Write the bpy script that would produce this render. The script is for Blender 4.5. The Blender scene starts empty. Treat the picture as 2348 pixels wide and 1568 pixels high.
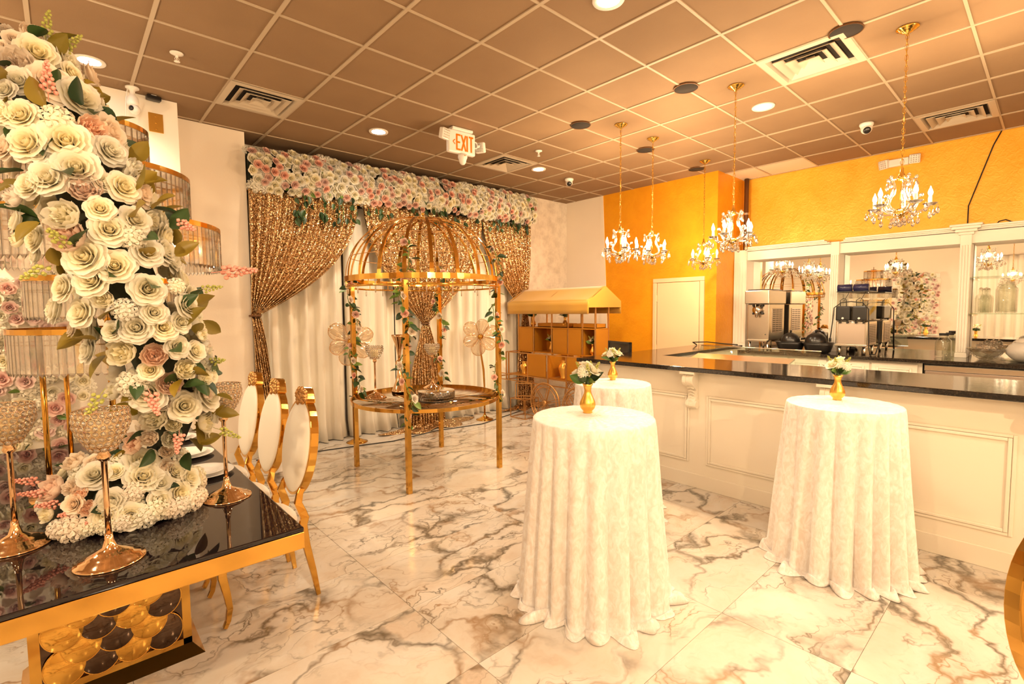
import bpy, math, random
from mathutils import Vector, Matrix, Euler
sc = bpy.context.scene
R = random.Random(7)
PI = math.pi
def rad(d): return d * PI / 180
# ---------------------------------------------------------------- camera, world, light, exposure
CZ = 3.593                                     # ceiling height
cam_d = bpy.data.cameras.new('camera'); cam = bpy.data.objects.new('camera', cam_d)
sc.collection.objects.link(cam); sc.camera = cam
cam_d.sensor_width = 36.0; cam_d.lens = 1132.33 / 2348 * 36.0; cam_d.clip_start = 0.02; cam_d.clip_end = 60
_y, _p, _r = rad(47.801), rad(-3.718), rad(-0.5036)
_F = Vector((math.cos(_y) * math.cos(_p), math.sin(_y) * math.cos(_p), math.sin(_p)))
_r0 = _F.cross(Vector((0, 0, 1))).normalized(); _u0 = _r0.cross(_F)
_R = math.cos(_r) * _r0 + math.sin(_r) * _u0; _U = -math.sin(_r) * _r0 + math.cos(_r) * _u0
_m = Matrix((_R, _U, -_F)).transposed().to_4x4(); _m.translation = Vector((0, 0, 1.64)); cam.matrix_world = _m
w = bpy.data.worlds.new('world'); sc.world = w; w.use_nodes = True
w.node_tree.nodes['Background'].inputs[0].default_value = (1, .75, .5, 1)
w.node_tree.nodes['Background'].inputs[1].default_value = 0.05
sc.view_settings.view_transform = 'Standard'; sc.view_settings.look = 'None'
sc.cycles.transparent_max_bounces = 20; sc.cycles.max_bounces = 8; sc.cycles.adaptive_threshold = 0.06; sc.cycles.diffuse_bounces = 3; sc.cycles.transmission_bounces = 8; sc.view_settings.gamma = 1.0; sc.view_settings.use_curve_mapping = False
sc.view_settings.exposure = 0.54
DOWN_W, DOWN_COL = 14.0, (1.0, .80, .56)       # recessed ceiling lights
CHAN_W, CHAN_COL = 72.0, (1.0, .72, .425)       # candle bulbs of one chandelier
FILL_BOOST = 2.1                                     # power boost for unseen chandeliers added as fill light
# ---------------------------------------------------------------- helpers
COL = sc.collection
class MB:
    def __init__(s): s.v = []; s.f = []; s.mi = []; s.sm = []
    def add(s, vs, fs, mi=0, sm=True):
        b = len(s.v); s.v += [tuple(v) for v in vs]
        for f in fs: s.f.append(tuple(b + i for i in f)); s.mi.append(mi); s.sm.append(sm)
        return s
    def box(s, x0, x1, y0, y1, z0, z1, mi=0):
        v = [(x0,y0,z0),(x1,y0,z0),(x1,y1,z0),(x0,y1,z0),(x0,y0,z1),(x1,y0,z1),(x1,y1,z1),(x0,y1,z1)]
        return s.add(v, [(3,2,1,0),(4,5,6,7),(0,1,5,4),(1,2,6,5),(2,3,7,6),(3,0,4,7)], mi, False)
    def bar(s, a, b, w, h=None, mi=0, up=(0,0,1)):
        a = Vector(a); b = Vector(b); d = (b - a).normalized(); h = h or w; up = Vector(up)
        if abs(d.dot(up)) > .98: up = Vector((1,0,0))
        x = d.cross(up).normalized(); z = x.cross(d)
        v = [p + x*(sx*w/2) + z*(sz*h/2) for p in (a, b) for sx, sz in ((-1,-1),(1,-1),(1,1),(-1,1))]
        return s.add(v, [(0,1,2,3),(7,6,5,4),(0,4,5,1),(1,5,6,2),(2,6,7,3),(3,7,4,0)], mi, False)
    def tube(s, path, r, n=8, mi=0, closed=False):
        P = [Vector(p) for p in path]; N = len(P); rs = r if isinstance(r, (list, tuple)) else [r]*N
        vs = []; ref = Vector((0.31,0.22,.92)); px = None
        for i, p in enumerate(P):
            if closed: d = P[(i+1)%N] - P[i-1]
            else: d = P[min(i+1,N-1)] - P[max(i-1,0)]
            d = d.normalized() if d.length > 1e-9 else Vector((0,0,1))
            if px is None: px = d.cross(ref)
            px = px - d*px.dot(d)
            if px.length < 1e-6: px = d.cross(Vector((1,.2,.1)))
            px.normalize(); py = d.cross(px)
            for k in range(n):
                a = 2*PI*k/n; vs.append(p + (px*math.cos(a) + py*math.sin(a))*rs[i])
        fs = []
        for i in range(N if closed else N-1):
            j = (i+1) % N
            for k in range(n):
                k2 = (k+1) % n; fs.append((i*n+k, i*n+k2, j*n+k2, j*n+k))
        if not closed: fs.append(tuple(range(n-1,-1,-1))); fs.append(tuple((N-1)*n+k for k in range(n)))
        return s.add(vs, fs, mi)
    def lathe(s, prof, n=20, at=(0,0,0), mi=0, fold=None):
        ax, ay, az = at; vs = []
        for r, z in prof:
            for k in range(n):
                a = 2*PI*k/n; q = r*(fold(a, z) if fold else 1)
                vs.append((ax + q*math.cos(a), ay + q*math.sin(a), az + z))
        fs = []
        for i in range(len(prof)-1):
            for k in range(n):
                k2 = (k+1) % n; fs.append((i*n+k, i*n+k2, (i+1)*n+k2, (i+1)*n+k))
        if abs(prof[0][0]-prof[-1][0]) < .004 and abs(prof[0][1]-prof[-1][1]) < .02: return s.add(vs, fs, mi)
        if prof[0][0] > 1e-6: fs.append(tuple(range(n-1,-1,-1)))
        if prof[-1][0] > 1e-6: fs.append(tuple((len(prof)-1)*n+k for k in range(n)))
        return s.add(vs, fs, mi)
    def ball(s, c, r, n=10, m=6, mi=0, sz=1):
        return s.lathe([(max(1e-7, r*math.sin(PI*i/m)), -r*sz*math.cos(PI*i/m)) for i in range(m+1)], n, c, mi)
    def grid(s, fn, nu, nv, mi=0, cu=False, sm=True):
        vs = [fn(i/(nu if cu else nu), j/nv) for j in range(nv+1) for i in range(nu if cu else nu+1)]
        W = nu if cu else nu+1; fs = []
        for j in range(nv):
            for i in range(nu):
                i2 = (i+1) % W; fs.append((j*W+i, j*W+i2, (j+1)*W+i2, (j+1)*W+i))
        return s.add(vs, fs, mi, sm)
    def ring(s, R0, r, at=(0,0,0), n=32, m=8, mi=0):
        return s.tube([(at[0]+R0*math.cos(2*PI*i/n), at[1]+R0*math.sin(2*PI*i/n), at[2]) for i in range(n)], r, m, mi, True)
    def band(s, Ro, Ri, z0, z1, n=64, mi=0, at=(0,0)):
        prof = [(Ro,z0),(Ro,z1),(Ri,z1),(Ri,z0),(Ro,z0)]; vs = []
        b = MB(); b.lathe(prof, n, (at[0],at[1],0), mi); b.f = b.f[:4*n]
        return s.add(b.v, b.f, mi, False)
    def poly(s, pts, axis, d0, d1, mi=0):
        # prism of a 2D outline: axis 'x','y','z' is the extrusion direction
        n = len(pts)
        def q(p, d): return (d,p[0],p[1]) if axis == 'x' else ((p[0],d,p[1]) if axis == 'y' else (p[0],p[1],d))
        vs = [q(p,d0) for p in pts] + [q(p,d1) for p in pts]
        fs = [tuple(range(n-1,-1,-1)), tuple(range(n,2*n))] + [(i,(i+1)%n,n+(i+1)%n,n+i) for i in range(n)]
        return s.add(vs, fs, mi, False)
    def xf(s, M, start=0):
        for i in range(start, len(s.v)): s.v[i] = tuple(M @ Vector(s.v[i]))
        return s
    def mesh(s, name, mats):
        me = bpy.data.meshes.new(name); me.from_pydata(s.v, [], s.f)
        for m in (mats if isinstance(mats, (list, tuple)) else [mats]): me.materials.append(m)
        me.polygons.foreach_set('material_index', s.mi); me.polygons.foreach_set('use_smooth', s.sm)
        me.update(); return me
def put(name, mesh, parent=None, loc=(0,0,0), rot=(0,0,0), scale=1):
    o = bpy.data.objects.new(name, mesh); COL.objects.link(o); o.location = loc
    if isinstance(rot, Matrix) : o.rotation_euler = rot.to_euler()
    else: o.rotation_euler = rot
    o.scale = (scale,)*3 if isinstance(scale, (int,float)) else scale
    if parent: o.parent = parent
    return o
def obj(name, mb, mats, parent=None, loc=(0,0,0), rot=(0,0,0), bevel=0, solid=0, sub=0):
    o = put(name, mb.mesh(name, mats), parent, loc, rot)
    if solid: m = o.modifiers.new('s','SOLIDIFY'); m.thickness = solid; m.offset = 0
    if sub: m = o.modifiers.new('u','SUBSURF'); m.levels = sub; m.render_levels = sub
    if bevel: m = o.modifiers.new('b','BEVEL'); m.width = bevel; m.segments = 2; m.limit_method = 'ANGLE'; m.angle_limit = rad(40)
    return o
def tag(o, label, cat, group=None):
    o['label'] = label; o['category'] = cat
    if group: o['group'] = group
    return o
def thing(name, label, cat, loc=(0,0,0), rz=0, group=None):
    o = bpy.data.objects.new(name, None); COL.objects.link(o); o.location = loc; o.rotation_euler = (0,0,rz)
    o.empty_display_size = .1
    return tag(o, label, cat, group)
def struct(o): o['kind'] = 'structure'; return o
def stuff(o): o['kind'] = 'stuff'; return o
def kids():
    d = {}
    for o in COL.objects:
        if o.parent: d.setdefault(o.parent, []).append(o)
    return d
def dup(root, loc, rz, label, group=None, K=None):
    K = K or kids(); r = root.copy(); COL.objects.link(r); r.location = loc; r.rotation_euler = (0,0,rz); r['label'] = label
    if group: r['group'] = group
    for ch in K.get(root, []):
        c = ch.copy(); COL.objects.link(c); c.parent = r
        for g in K.get(ch, []):
            d = g.copy(); COL.objects.link(d); d.parent = c
    return r
def zto(n): return Vector(n).to_track_quat('Z','Y').to_matrix()
# ---------------------------------------------------------------- materials
def mat(name, col, rough=.5, metal=0, spec=None, trans=0, ior=None, emit=None, es=0, sheen=0, sss=0):
    m = bpy.data.materials.new(name); m.use_nodes = True; b = m.node_tree.nodes['Principled BSDF']; I = b.inputs
    I['Base Color'].default_value = (*col, 1); I['Roughness'].default_value = rough; I['Metallic'].default_value = metal
    if spec is not None: I['Specular IOR Level'].default_value = spec
    if trans: I['Transmission Weight'].default_value = trans
    if ior: I['IOR'].default_value = ior
    if emit: I['Emission Color'].default_value = (*emit,1); I['Emission Strength'].default_value = es
    if sheen: I['Sheen Weight'].default_value = sheen
    return m
class NT:
    def __init__(s, m): s.m = m; s.t = m.node_tree; s.b = s.t.nodes['Principled BSDF']
    def n(s, typ, **kw):
        x = s.t.nodes.new(typ)
        for k, v in kw.items():
            if k in x.inputs: x.inputs[k].default_value = v
            else: setattr(x, k, v)
        return x
    def l(s, a, b): s.t.links.new(a, b)
    def coord(s, scale=(1,1,1), out='Object', rnd=False):
        c = s.n('ShaderNodeTexCoord'); mp = s.n('ShaderNodeMapping'); mp.inputs['Scale'].default_value = scale
        s.l(c.outputs[out], mp.inputs['Vector'])
        if rnd:
            oi = s.n('ShaderNodeObjectInfo'); mu = s.n('ShaderNodeMath', operation='MULTIPLY'); mu.inputs[1].default_value = 37.0
            s.l(oi.outputs['Random'], mu.inputs[0]); s.l(mu.outputs[0], mp.inputs['Location'])
        return mp.outputs['Vector']
    def ramp(s, fac, stops):
        r = s.n('ShaderNodeValToRGB'); e = r.color_ramp.elements
        while len(e) < len(stops): e.new(.5)
        for i, (p, c) in enumerate(stops): e[i].position = p; e[i].color = (*c, 1) if len(c) == 3 else c
        s.l(fac, r.inputs['Fac']); return r.outputs['Color']
    def noise(s, v, sc=5, det=4, rough=.5, dist=0):
        x = s.n('ShaderNodeTexNoise'); x.inputs['Scale'].default_value = sc; x.inputs['Detail'].default_value = det
        x.inputs['Roughness'].default_value = rough; x.inputs['Distortion'].default_value = dist
        s.l(v, x.inputs['Vector']); return x
    def bump(s, h, st=.3, dist=.01):
        x = s.n('ShaderNodeBump'); x.inputs['Strength'].default_value = st; x.inputs['Distance'].default_value = dist
        s.l(h, x.inputs['Height']); s.l(x.outputs['Normal'], s.b.inputs['Normal']); return x
    def mix(s, fac, a, b, mode='MIX'):
        x = s.n('ShaderNodeMix', data_type='RGBA', blend_type=mode)
        for val, sock in ((fac, x.inputs[0]), (a, x.inputs[6]), (b, x.inputs[7])):
            if hasattr(val, 'is_output'): s.l(val, sock)
            else: sock.default_value = val if not isinstance(val, tuple) else (*val, 1)
        return x.outputs[2]
    def math(s, op, a, b=0, c=None):
        x = s.n('ShaderNodeMath', operation=op)
        for i, val in enumerate((a, b, c)):
            if val is None: continue
            if hasattr(val, 'is_output'): s.l(val, x.inputs[i])
            else: x.inputs[i].default_value = val
        return x.outputs[0]
M = {}
M['cream'] = mat('cream_wall_paint', (.86,.76,.63), .55); t = NT(M['cream']); t.bump(t.noise(t.coord(), 60, 3).outputs[0], .15, .004)
M['white'] = mat('white_paint', (.88,.82,.72), .4)
M['barpaint'] = mat('ivory_bar_paint', (.88,.80,.66), .38)
M['plaster'] = mat('mottled_plaster', (.75,.66,.55), .6); t = NT(M['plaster'])
nz = t.noise(t.coord(), 6, 6, .7); t.l(t.ramp(nz.outputs[0], [(.35,(.62,.53,.43)),(.6,(.80,.71,.59))]), t.b.inputs['Base Color']); t.bump(nz.outputs[0], .4, .01)
def goldwall(name, c0, c1):
    m = mat(name, c1, .38, .15); t = NT(m); v = t.coord()
    a = t.noise(v, 3.0, 5, .6, .6); b = t.noise(v, 14, 3, .5, 1.2)
    t.l(t.ramp(a.outputs[0], [(.3,c0),(.65,c1)]), t.b.inputs['Base Color'])
    h = t.math('ADD', t.math('MULTIPLY', t.ramp(b.outputs[0], [(.45,(0,0,0)),(.56,(1,1,1))]), .6), t.noise(v, 45, 2).outputs[0])
    t.bump(h, .16, .012); return m
M['goldwall'] = goldwall('gold_plaster_wall', (.94,.40,.022), (.97,.49,.05))
M['orangewall'] = goldwall('deep_gold_plaster_wall', (.80,.32,.008), (.88,.38,.012))
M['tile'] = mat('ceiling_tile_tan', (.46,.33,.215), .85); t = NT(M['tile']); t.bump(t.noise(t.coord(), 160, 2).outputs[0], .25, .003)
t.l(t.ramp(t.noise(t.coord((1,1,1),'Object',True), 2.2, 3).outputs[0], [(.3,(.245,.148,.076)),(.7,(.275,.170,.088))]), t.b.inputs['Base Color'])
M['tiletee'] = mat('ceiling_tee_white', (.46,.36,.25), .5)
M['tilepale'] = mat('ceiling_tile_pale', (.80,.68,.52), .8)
M['ventw'] = mat('vent_white', (.52,.43,.32), .5)
M['dark'] = mat('dark_void', (.02,.014,.01), .9)
M['black'] = mat('black_plastic', (.012,.011,.011), .28)
M['matblack'] = mat('matt_black', (.015,.013,.012), .7)
M['grout'] = mat('floor_grout', (.50,.42,.33), .8)
# marble
M['marble'] = mat('marble_tile', (.8,.75,.7), .12, 0, .5); t = NT(M['marble']); v = t.coord((1,1,1),'Object',True)
warp = t.noise(v, 1.6, 5, .55); wv = t.n('ShaderNodeVectorMath', operation='MULTIPLY_ADD')
t.l(warp.outputs['Color'], wv.inputs[0]); wv.inputs[1].default_value = (.9,.9,.9); t.l(v, wv.inputs[2])
mp = t.n('ShaderNodeMapping'); mp.inputs['Rotation'].default_value = (0,0,rad(62)); mp.inputs['Scale'].default_value = (1.0,2.5,1); t.l(wv.outputs[0], mp.inputs['Vector'])
vo = t.n('ShaderNodeTexVoronoi', feature='DISTANCE_TO_EDGE'); vo.inputs['Scale'].default_value = 1.25; t.l(mp.outputs[0], vo.inputs['Vector'])
vein = t.ramp(vo.outputs['Distance'], [(0,(1,1,1)),(.018,(.75,.75,.75)),(.07,(0,0,0))])
vo2 = t.n('ShaderNodeTexVoronoi', feature='DISTANCE_TO_EDGE'); vo2.inputs['Scale'].default_value = 3.4; t.l(mp.outputs[0], vo2.inputs['Vector'])
vein2 = t.ramp(vo2.outputs['Distance'], [(0,(1,1,1)),(.02,(.4,.4,.4)),(.05,(0,0,0))])
mask = t.ramp(t.noise(v, 1.3, 3, .5).outputs[0], [(.40,(0,0,0)),(.56,(1,1,1))])
mask2 = t.ramp(t.noise(mp.outputs[0], 1.1, 4, .6, .5).outputs[0], [(.46,(0,0,0)),(.60,(1,1,1))])
cl = t.ramp(t.noise(mp.outputs[0], 1.0, 6, .62, .8).outputs[0], [(.30,(.60,.48,.37)),(.45,(.68,.61,.52)),(.62,(.71,.67,.61))])
hue = t.ramp(t.noise(v, 2.3, 2).outputs[0], [(.40,(.055,.05,.035)),(.52,(.10,.075,.045)),(.60,(.32,.18,.08))])
f1 = t.math('MULTIPLY', t.math('MULTIPLY', vein, mask), .9); f2 = t.math('MULTIPLY', t.math('MULTIPLY', vein2, mask2), .85)
c = t.mix(f1, cl, hue); c = t.mix(f2, c, hue)
smoke = t.math('MULTIPLY', t.math('MULTIPLY', t.ramp(vo.outputs['Distance'], [(0,(1,1,1)),(.17,(0,0,0))]), mask2), .36)
c = t.mix(smoke, c, (.34,.25,.16))
bl = t.math('MULTIPLY', t.math('MULTIPLY', t.ramp(t.noise(mp.outputs[0], 2.6, 9, .72, 1.4).outputs[0], [(.53,(0,0,0)),(.62,(1,1,1))]), mask2), .46)
c = t.mix(bl, c, t.ramp(t.noise(v, 3.1, 2).outputs[0], [(.42,(.10,.095,.07)),(.55,(.16,.12,.07)),(.66,(.34,.20,.10))])); t.l(c, t.b.inputs['Base Color'])
# metals and glass
M['gold'] = mat('polished_gold', (.68,.375,.078), .12, 1)
M['goldsat'] = mat('satin_gold', (.86,.50,.11), .30, 1)
M['goldpaint'] = mat('gold_sprayed_panel', (.52,.215,.014), .42, .5)
M['rose_gold'] = mat('champagne_gold_metal', (.84,.57,.33), .10, 1)
M['palewire'] = mat('pale_gold_wire', (.74,.55,.34), .2, 1)
M['brass'] = mat('brass', (.92,.60,.14), .12, 1)
M['wiregold'] = mat('antique_gold_wire', (.60,.33,.12), .35, .9)
M['steel'] = mat('stainless_steel', (.72,.66,.58), .22, 1); t = NT(M['steel']); t.bump(t.noise(t.coord((2,2,120)), 6, 2).outputs[0], .05, .002)
M['steeldk'] = mat('brushed_steel_panel', (.50,.42,.36), .38, 1)
M['mirror'] = mat('mirror_glass', (.90,.88,.84), .01, 1)
M['copper'] = mat('copper_pipe', (.16,.075,.03), .35, .6)
def crystal(name, tint, k):
    m = bpy.data.materials.new(name); m.use_nodes = True; nt = m.node_tree; nt.nodes.remove(nt.nodes['Principled BSDF'])
    g = nt.nodes.new('ShaderNodeBsdfGlass'); g.inputs['IOR'].default_value = 1.5; g.inputs['Color'].default_value = (*tint,1); g.inputs['Roughness'].default_value = .0
    tr = nt.nodes.new('ShaderNodeBsdfTransparent'); tr.inputs[0].default_value = (*tint,1)
    mx = nt.nodes.new('ShaderNodeMixShader'); mx.inputs[0].default_value = k
    gl = nt.nodes.new('ShaderNodeBsdfGlossy'); gl.inputs['Roughness'].default_value = .06; m2 = nt.nodes.new('ShaderNodeMixShader'); m2.inputs[0].default_value = .22
    nt.links.new(tr.outputs[0], mx.inputs[1]); nt.links.new(g.outputs[0], mx.inputs[2]); nt.links.new(mx.outputs[0], m2.inputs[1]); nt.links.new(gl.outputs[0], m2.inputs[2]); nt.links.new(m2.outputs[0], nt.nodes['Material Output'].inputs[0]); return m
M['crystal'] = crystal('cut_crystal', (1,.99,.97), .85)
def thinglass(name, tint, g0):
    m = bpy.data.materials.new(name); m.use_nodes = True; nt = m.node_tree; nt.nodes.remove(nt.nodes['Principled BSDF'])
    g = nt.nodes.new('ShaderNodeBsdfGlossy'); g.inputs['Roughness'].default_value = .02
    tr = nt.nodes.new('ShaderNodeBsdfTransparent'); tr.inputs[0].default_value = (*tint,1)
    lw = nt.nodes.new('ShaderNodeLayerWeight'); lw.inputs['Blend'].default_value = .5; pw = nt.nodes.new('ShaderNodeMath'); pw.operation = 'POWER'
    nt.links.new(lw.outputs['Facing'], pw.inputs[0]); pw.inputs[1].default_value = 3.0
    ma = nt.nodes.new('ShaderNodeMath'); ma.operation = 'MULTIPLY_ADD'; nt.links.new(pw.outputs[0], ma.inputs[0]); ma.inputs[1].default_value = .55; ma.inputs[2].default_value = g0*.25
    mx = nt.nodes.new('ShaderNodeMixShader'); nt.links.new(ma.outputs[0], mx.inputs[0])
    nt.links.new(tr.outputs[0], mx.inputs[1]); nt.links.new(g.outputs[0], mx.inputs[2]); nt.links.new(mx.outputs[0], nt.nodes['Material Output'].inputs[0]); return m
M['glass'] = thinglass('clear_glass', (.97,.98,.96), .22)
M['glassbowl'] = thinglass('pressed_glass', (.97,.97,.95), .9)
M['glassgreen'] = thinglass('green_edge_glass', (.88,.95,.91), .3)
M['frost'] = mat('frosted_glass', (.85,.80,.72), .12, 0, .6, trans=.45, ior=1.3)
M['blackglass'] = mat('black_glass_top', (.010,.006,.007), .02, 0, .55, ior=1.5)
M['smokemirror'] = mat('smoked_mirror', (.52,.45,.39), .03, 1)
M['darkmirror'] = mat('bronze_dark_mirror', (.10,.065,.045), .06, 1)
M['goldmirror'] = mat('gold_mirror', (.72,.40,.08), .07, 1)
M['granite'] = mat('black_granite', (.02,.016,.013), .10, 0, .6); t = NT(M['granite']); v = t.coord()
n1 = t.noise(v, 90, 3); t.l(t.ramp(n1.outputs[0], [(.5,(.010,.008,.007)),(.75,(.045,.032,.024))]), t.b.inputs['Base Color']); t.bump(t.noise(v, 55, 2).outputs[0], .10, .003)
M['granedge'] = mat('granite_edge', (.014,.011,.011), .35)
# fabrics
def seq(name, c0, c1, sc_):
    m = mat(name, c1, .26, 1); t = NT(m); v = t.coord()
    vo = t.n('ShaderNodeTexVoronoi'); vo.inputs['Scale'].default_value = sc_; t.l(v, vo.inputs['Vector'])
    sub = t.n('ShaderNodeVectorMath', operation='SUBTRACT'); t.l(vo.outputs['Color'], sub.inputs[0]); sub.inputs[1].default_value = (.5,.5,.5)
    ge = t.n('ShaderNodeNewGeometry'); ma = t.n('ShaderNodeVectorMath', operation='MULTIPLY_ADD'); t.l(sub.outputs[0], ma.inputs[0])
    ma.inputs[1].default_value = (1.05,1.05,1.05); t.l(ge.outputs['Normal'], ma.inputs[2])
    no = t.n('ShaderNodeVectorMath', operation='NORMALIZE'); t.l(ma.outputs[0], no.inputs[0]); t.l(no.outputs[0], t.b.inputs['Normal'])
    t.l(t.ramp(vo.outputs['Distance'], [(.25,c1),(.6,c0)]), t.b.inputs['Base Color']); return m
M['sequin'] = seq('gold_sequin_fabric', (.40,.25,.115), (.86,.63,.36), 105)
M['sheer'] = mat('ivory_sheer_fabric', (.90,.84,.72), .7, sheen=.3)
M['velvet'] = mat('white_crushed_velvet', (.88,.82,.76), .42, sheen=.25); t = NT(M['velvet']); v = t.coord((1,1,.55))
a = t.noise(v, 30, 5, .62, 1.2); t.l(t.ramp(a.outputs[0], [(.36,(.78,.70,.63)),(.52,(.86,.81,.76)),(.68,(.94,.92,.90))]), t.b.inputs['Base Color'])
t.l(t.ramp(a.outputs[0], [(.4,(.6,.6,.6)),(.65,(.28,.28,.28))]), t.b.inputs['Roughness']); t.bump(a.outputs[0], .14, .006)
M['leather'] = mat('ivory_leatherette', (.90,.86,.77), .45); t = NT(M['leather']); t.bump(t.noise(t.coord(), 90, 2).outputs[0], .1, .002)
M['goldcloth'] = mat('gold_satin_awning', (.55,.29,.03), .5, .2, sheen=.3)
M['mesh'] = crystal('glitter_mesh', (1,.93,.82), .25)
M['porcelain'] = mat('white_porcelain', (.84,.82,.78), .12)
M['candle'] = mat('cream_candle', (.90,.74,.40), .5)
M['bulb'] = mat('candle_bulb', (1,.9,.7), .3, emit=(1,.86,.58), es=26)
M['lens'] = mat('downlight_lens', (1,1,1), .5, emit=(1,.99,.96), es=30)
M['red'] = mat('exit_letters', (.9,.10,.0), .4, emit=(1,.12,.0), es=.5)
M['sensor'] = mat('white_plastic', (.82,.78,.72), .35)
M['blue'] = mat('dark_blue_plastic', (.02,.02,.07), .25)
M['screen'] = mat('dark_screen', (.02,.014,.010), .15)
M['peach'] = mat('peach_door_paint', (.78,.56,.34), .45)
# flowers
def petal(name, c_in, c_out):
    m = mat(name, c_out, .6, sheen=.15); t = NT(m); c = t.n('ShaderNodeTexCoord'); le = t.n('ShaderNodeVectorMath', operation='LENGTH')
    t.l(c.outputs['Object'], le.inputs[0]); oi = t.n('ShaderNodeObjectInfo')
    col = t.ramp(le.outputs['Value'], [(.15,c_in),(.95,c_out)])
    hv = t.n('ShaderNodeHueSaturation'); t.l(col, hv.inputs['Color'])
    t.l(t.math('MULTIPLY_ADD', oi.outputs['Random'], .16, .90), hv.inputs['Value']); t.l(t.math('MULTIPLY_ADD', oi.outputs['Random'], .4, .8), hv.inputs['Saturation'])
    t.l(hv.outputs[0], t.b.inputs['Base Color']); tl = t.n('ShaderNodeBsdfTranslucent'); t.l(hv.outputs[0], tl.inputs[0]); mx = t.n('ShaderNodeMixShader'); mx.inputs[0].default_value = .38
    t.l(t.b.outputs[0], mx.inputs[1]); t.l(tl.outputs[0], mx.inputs[2]); t.l(mx.outputs[0], t.t.nodes['Material Output'].inputs[0]); return m
M['p_white'] = petal('ivory_petal', (.94,.86,.58), (.95,.92,.82))
M['p_blush'] = petal('blush_petal', (.95,.78,.60), (.95,.88,.77))
M['p_peach'] = petal('peach_petal', (.93,.62,.45), (.95,.79,.65))
M['p_pink'] = petal('dusty_pink_petal', (.80,.42,.32), (.92,.67,.56))
M['p_mauve'] = petal('mauve_petal', (.74,.44,.40), (.88,.68,.62))
def leafm(name, c0, c1):
    m = mat(name, c1, .45); t = NT(m); oi = t.n('ShaderNodeObjectInfo'); t.l(t.ramp(oi.outputs['Random'], [(0,c0),(1,c1)]), t.b.inputs['Base Color']); return m
M['leaf'] = leafm('dark_green_leaf', (.012,.035,.012), (.04,.085,.02))
M['leafol'] = leafm('olive_leaf', (.16,.12,.01), (.30,.20,.02))
M['leafgr'] = leafm('fresh_green_leaf', (.06,.14,.02), (.17,.27,.04))
M['sprig'] = mat('yellow_green_sprig', (.42,.42,.09), .6)
M['astilbe'] = mat('pink_astilbe', (.82,.36,.28), .7)
M['foam'] = mat('dark_moss_core', (.018,.022,.010), .9)
# ---------------------------------------------------------------- room shell
XR, YB = 7.88, 6.45
def sbox(name, x0,x1,y0,y1,z0,z1, m, bevel=0): return struct(obj(name, MB().box(x0,x1,y0,y1,z0,z1), m, bevel=bevel))
floor = sbox('floor', -3.6, 8.2, -4.2, 6.8, -.06, -.004, M['grout'])
GX = [1.35 + 1.2*i for i in range(-2, 6)]; GY = [1.74 + .5925*j for j in range(-3, 8)]
tmesh = MB().box(.0015,1.1985,.0012,.5913,-.004,0).mesh('tile', M['marble'])
for i, x in enumerate(GX[:-1]):
    for y in GY: put('floor_tile', tmesh, floor, (x,y,0))
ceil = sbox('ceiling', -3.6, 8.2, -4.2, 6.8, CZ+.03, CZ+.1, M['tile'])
VENT = [(1,-6),(6,-6),(6,0),(10,1)]
def cgx(a): return .533 + .61*a
def cgy(b): return 1.70 - .61*b
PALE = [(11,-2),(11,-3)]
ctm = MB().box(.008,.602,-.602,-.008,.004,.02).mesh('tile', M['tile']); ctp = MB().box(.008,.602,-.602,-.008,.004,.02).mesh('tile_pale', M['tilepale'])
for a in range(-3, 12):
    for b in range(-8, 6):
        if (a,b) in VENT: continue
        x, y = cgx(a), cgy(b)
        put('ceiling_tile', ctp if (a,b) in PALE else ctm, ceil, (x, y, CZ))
for a in range(-6, 13): obj('ceiling_tee', MB().box(-.013,.013,-4.2,6.5,-.004,.02), M['tiletee'], ceil, (cgx(a),0,CZ))
for b in range(-8, 10): obj('ceiling_tee', MB().box(-3.6,8.0,-.0095,.0095,-.003,.02), M['tiletee'], ceil, (0,cgy(b),CZ))
outer = MB().box(-3.6,8.0,-4.2,1.70-.61*6,.004,.02); outer.box(-3.6,cgx(-3),1.70-.61*6,6.5,.004,.02)
obj('plain_ceiling_panel', outer, M['tile'], ceil, (0,0,CZ))
sbox('wall_back', -3.6, 7.0, YB, YB+.15, 0, CZ+.05, M['cream'])
sbox('wall_left', -3.75, -3.6, -4.2, YB+.1, 0, CZ+.05, M['cream'])
sbox('wall_front', -3.6, 8.0, -4.35, -4.2, 0, CZ+.05, M['cream'])
sbox('wall_right', XR, XR+.15, -4.2, 3.33, 0, CZ+.05, M['goldwall'])
wc = struct(obj('wall_corner', MB().box(7.02, 8.05, 3.33, 5.42, 0, CZ+.05), M['orangewall']))
sbox('wall_side', 7.02, 7.4, 5.42, YB, 0, CZ+.05, M['cream'])
# slanted cream strip where the pale wall meets the deep gold
sb = MB().poly([(5.20,0),(5.42,0),(5.42,CZ),(5.36,CZ)], 'x', 7.012, 7.03); struct(obj('trim_1', sb, M['cream']))
struct(obj('wall_column', MB().box(.30,.885,5.60,YB,0,CZ), M['white']))
struct(obj('wall_pier', MB().box(.80,1.555,6.02,YB,0,CZ), M['cream']))
struct(obj('wall_plaster', MB().box(6.02,7.02,6.2,YB,0,CZ), M['plaster']))
struct(obj('baseboard_back', MB().box(.885,1.555,6.0,6.02,0,.10), M['white']))
struct(obj('baseboard_side', MB().box(7.0,7.02,3.34,6.2,0,.10), M['white']))
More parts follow.
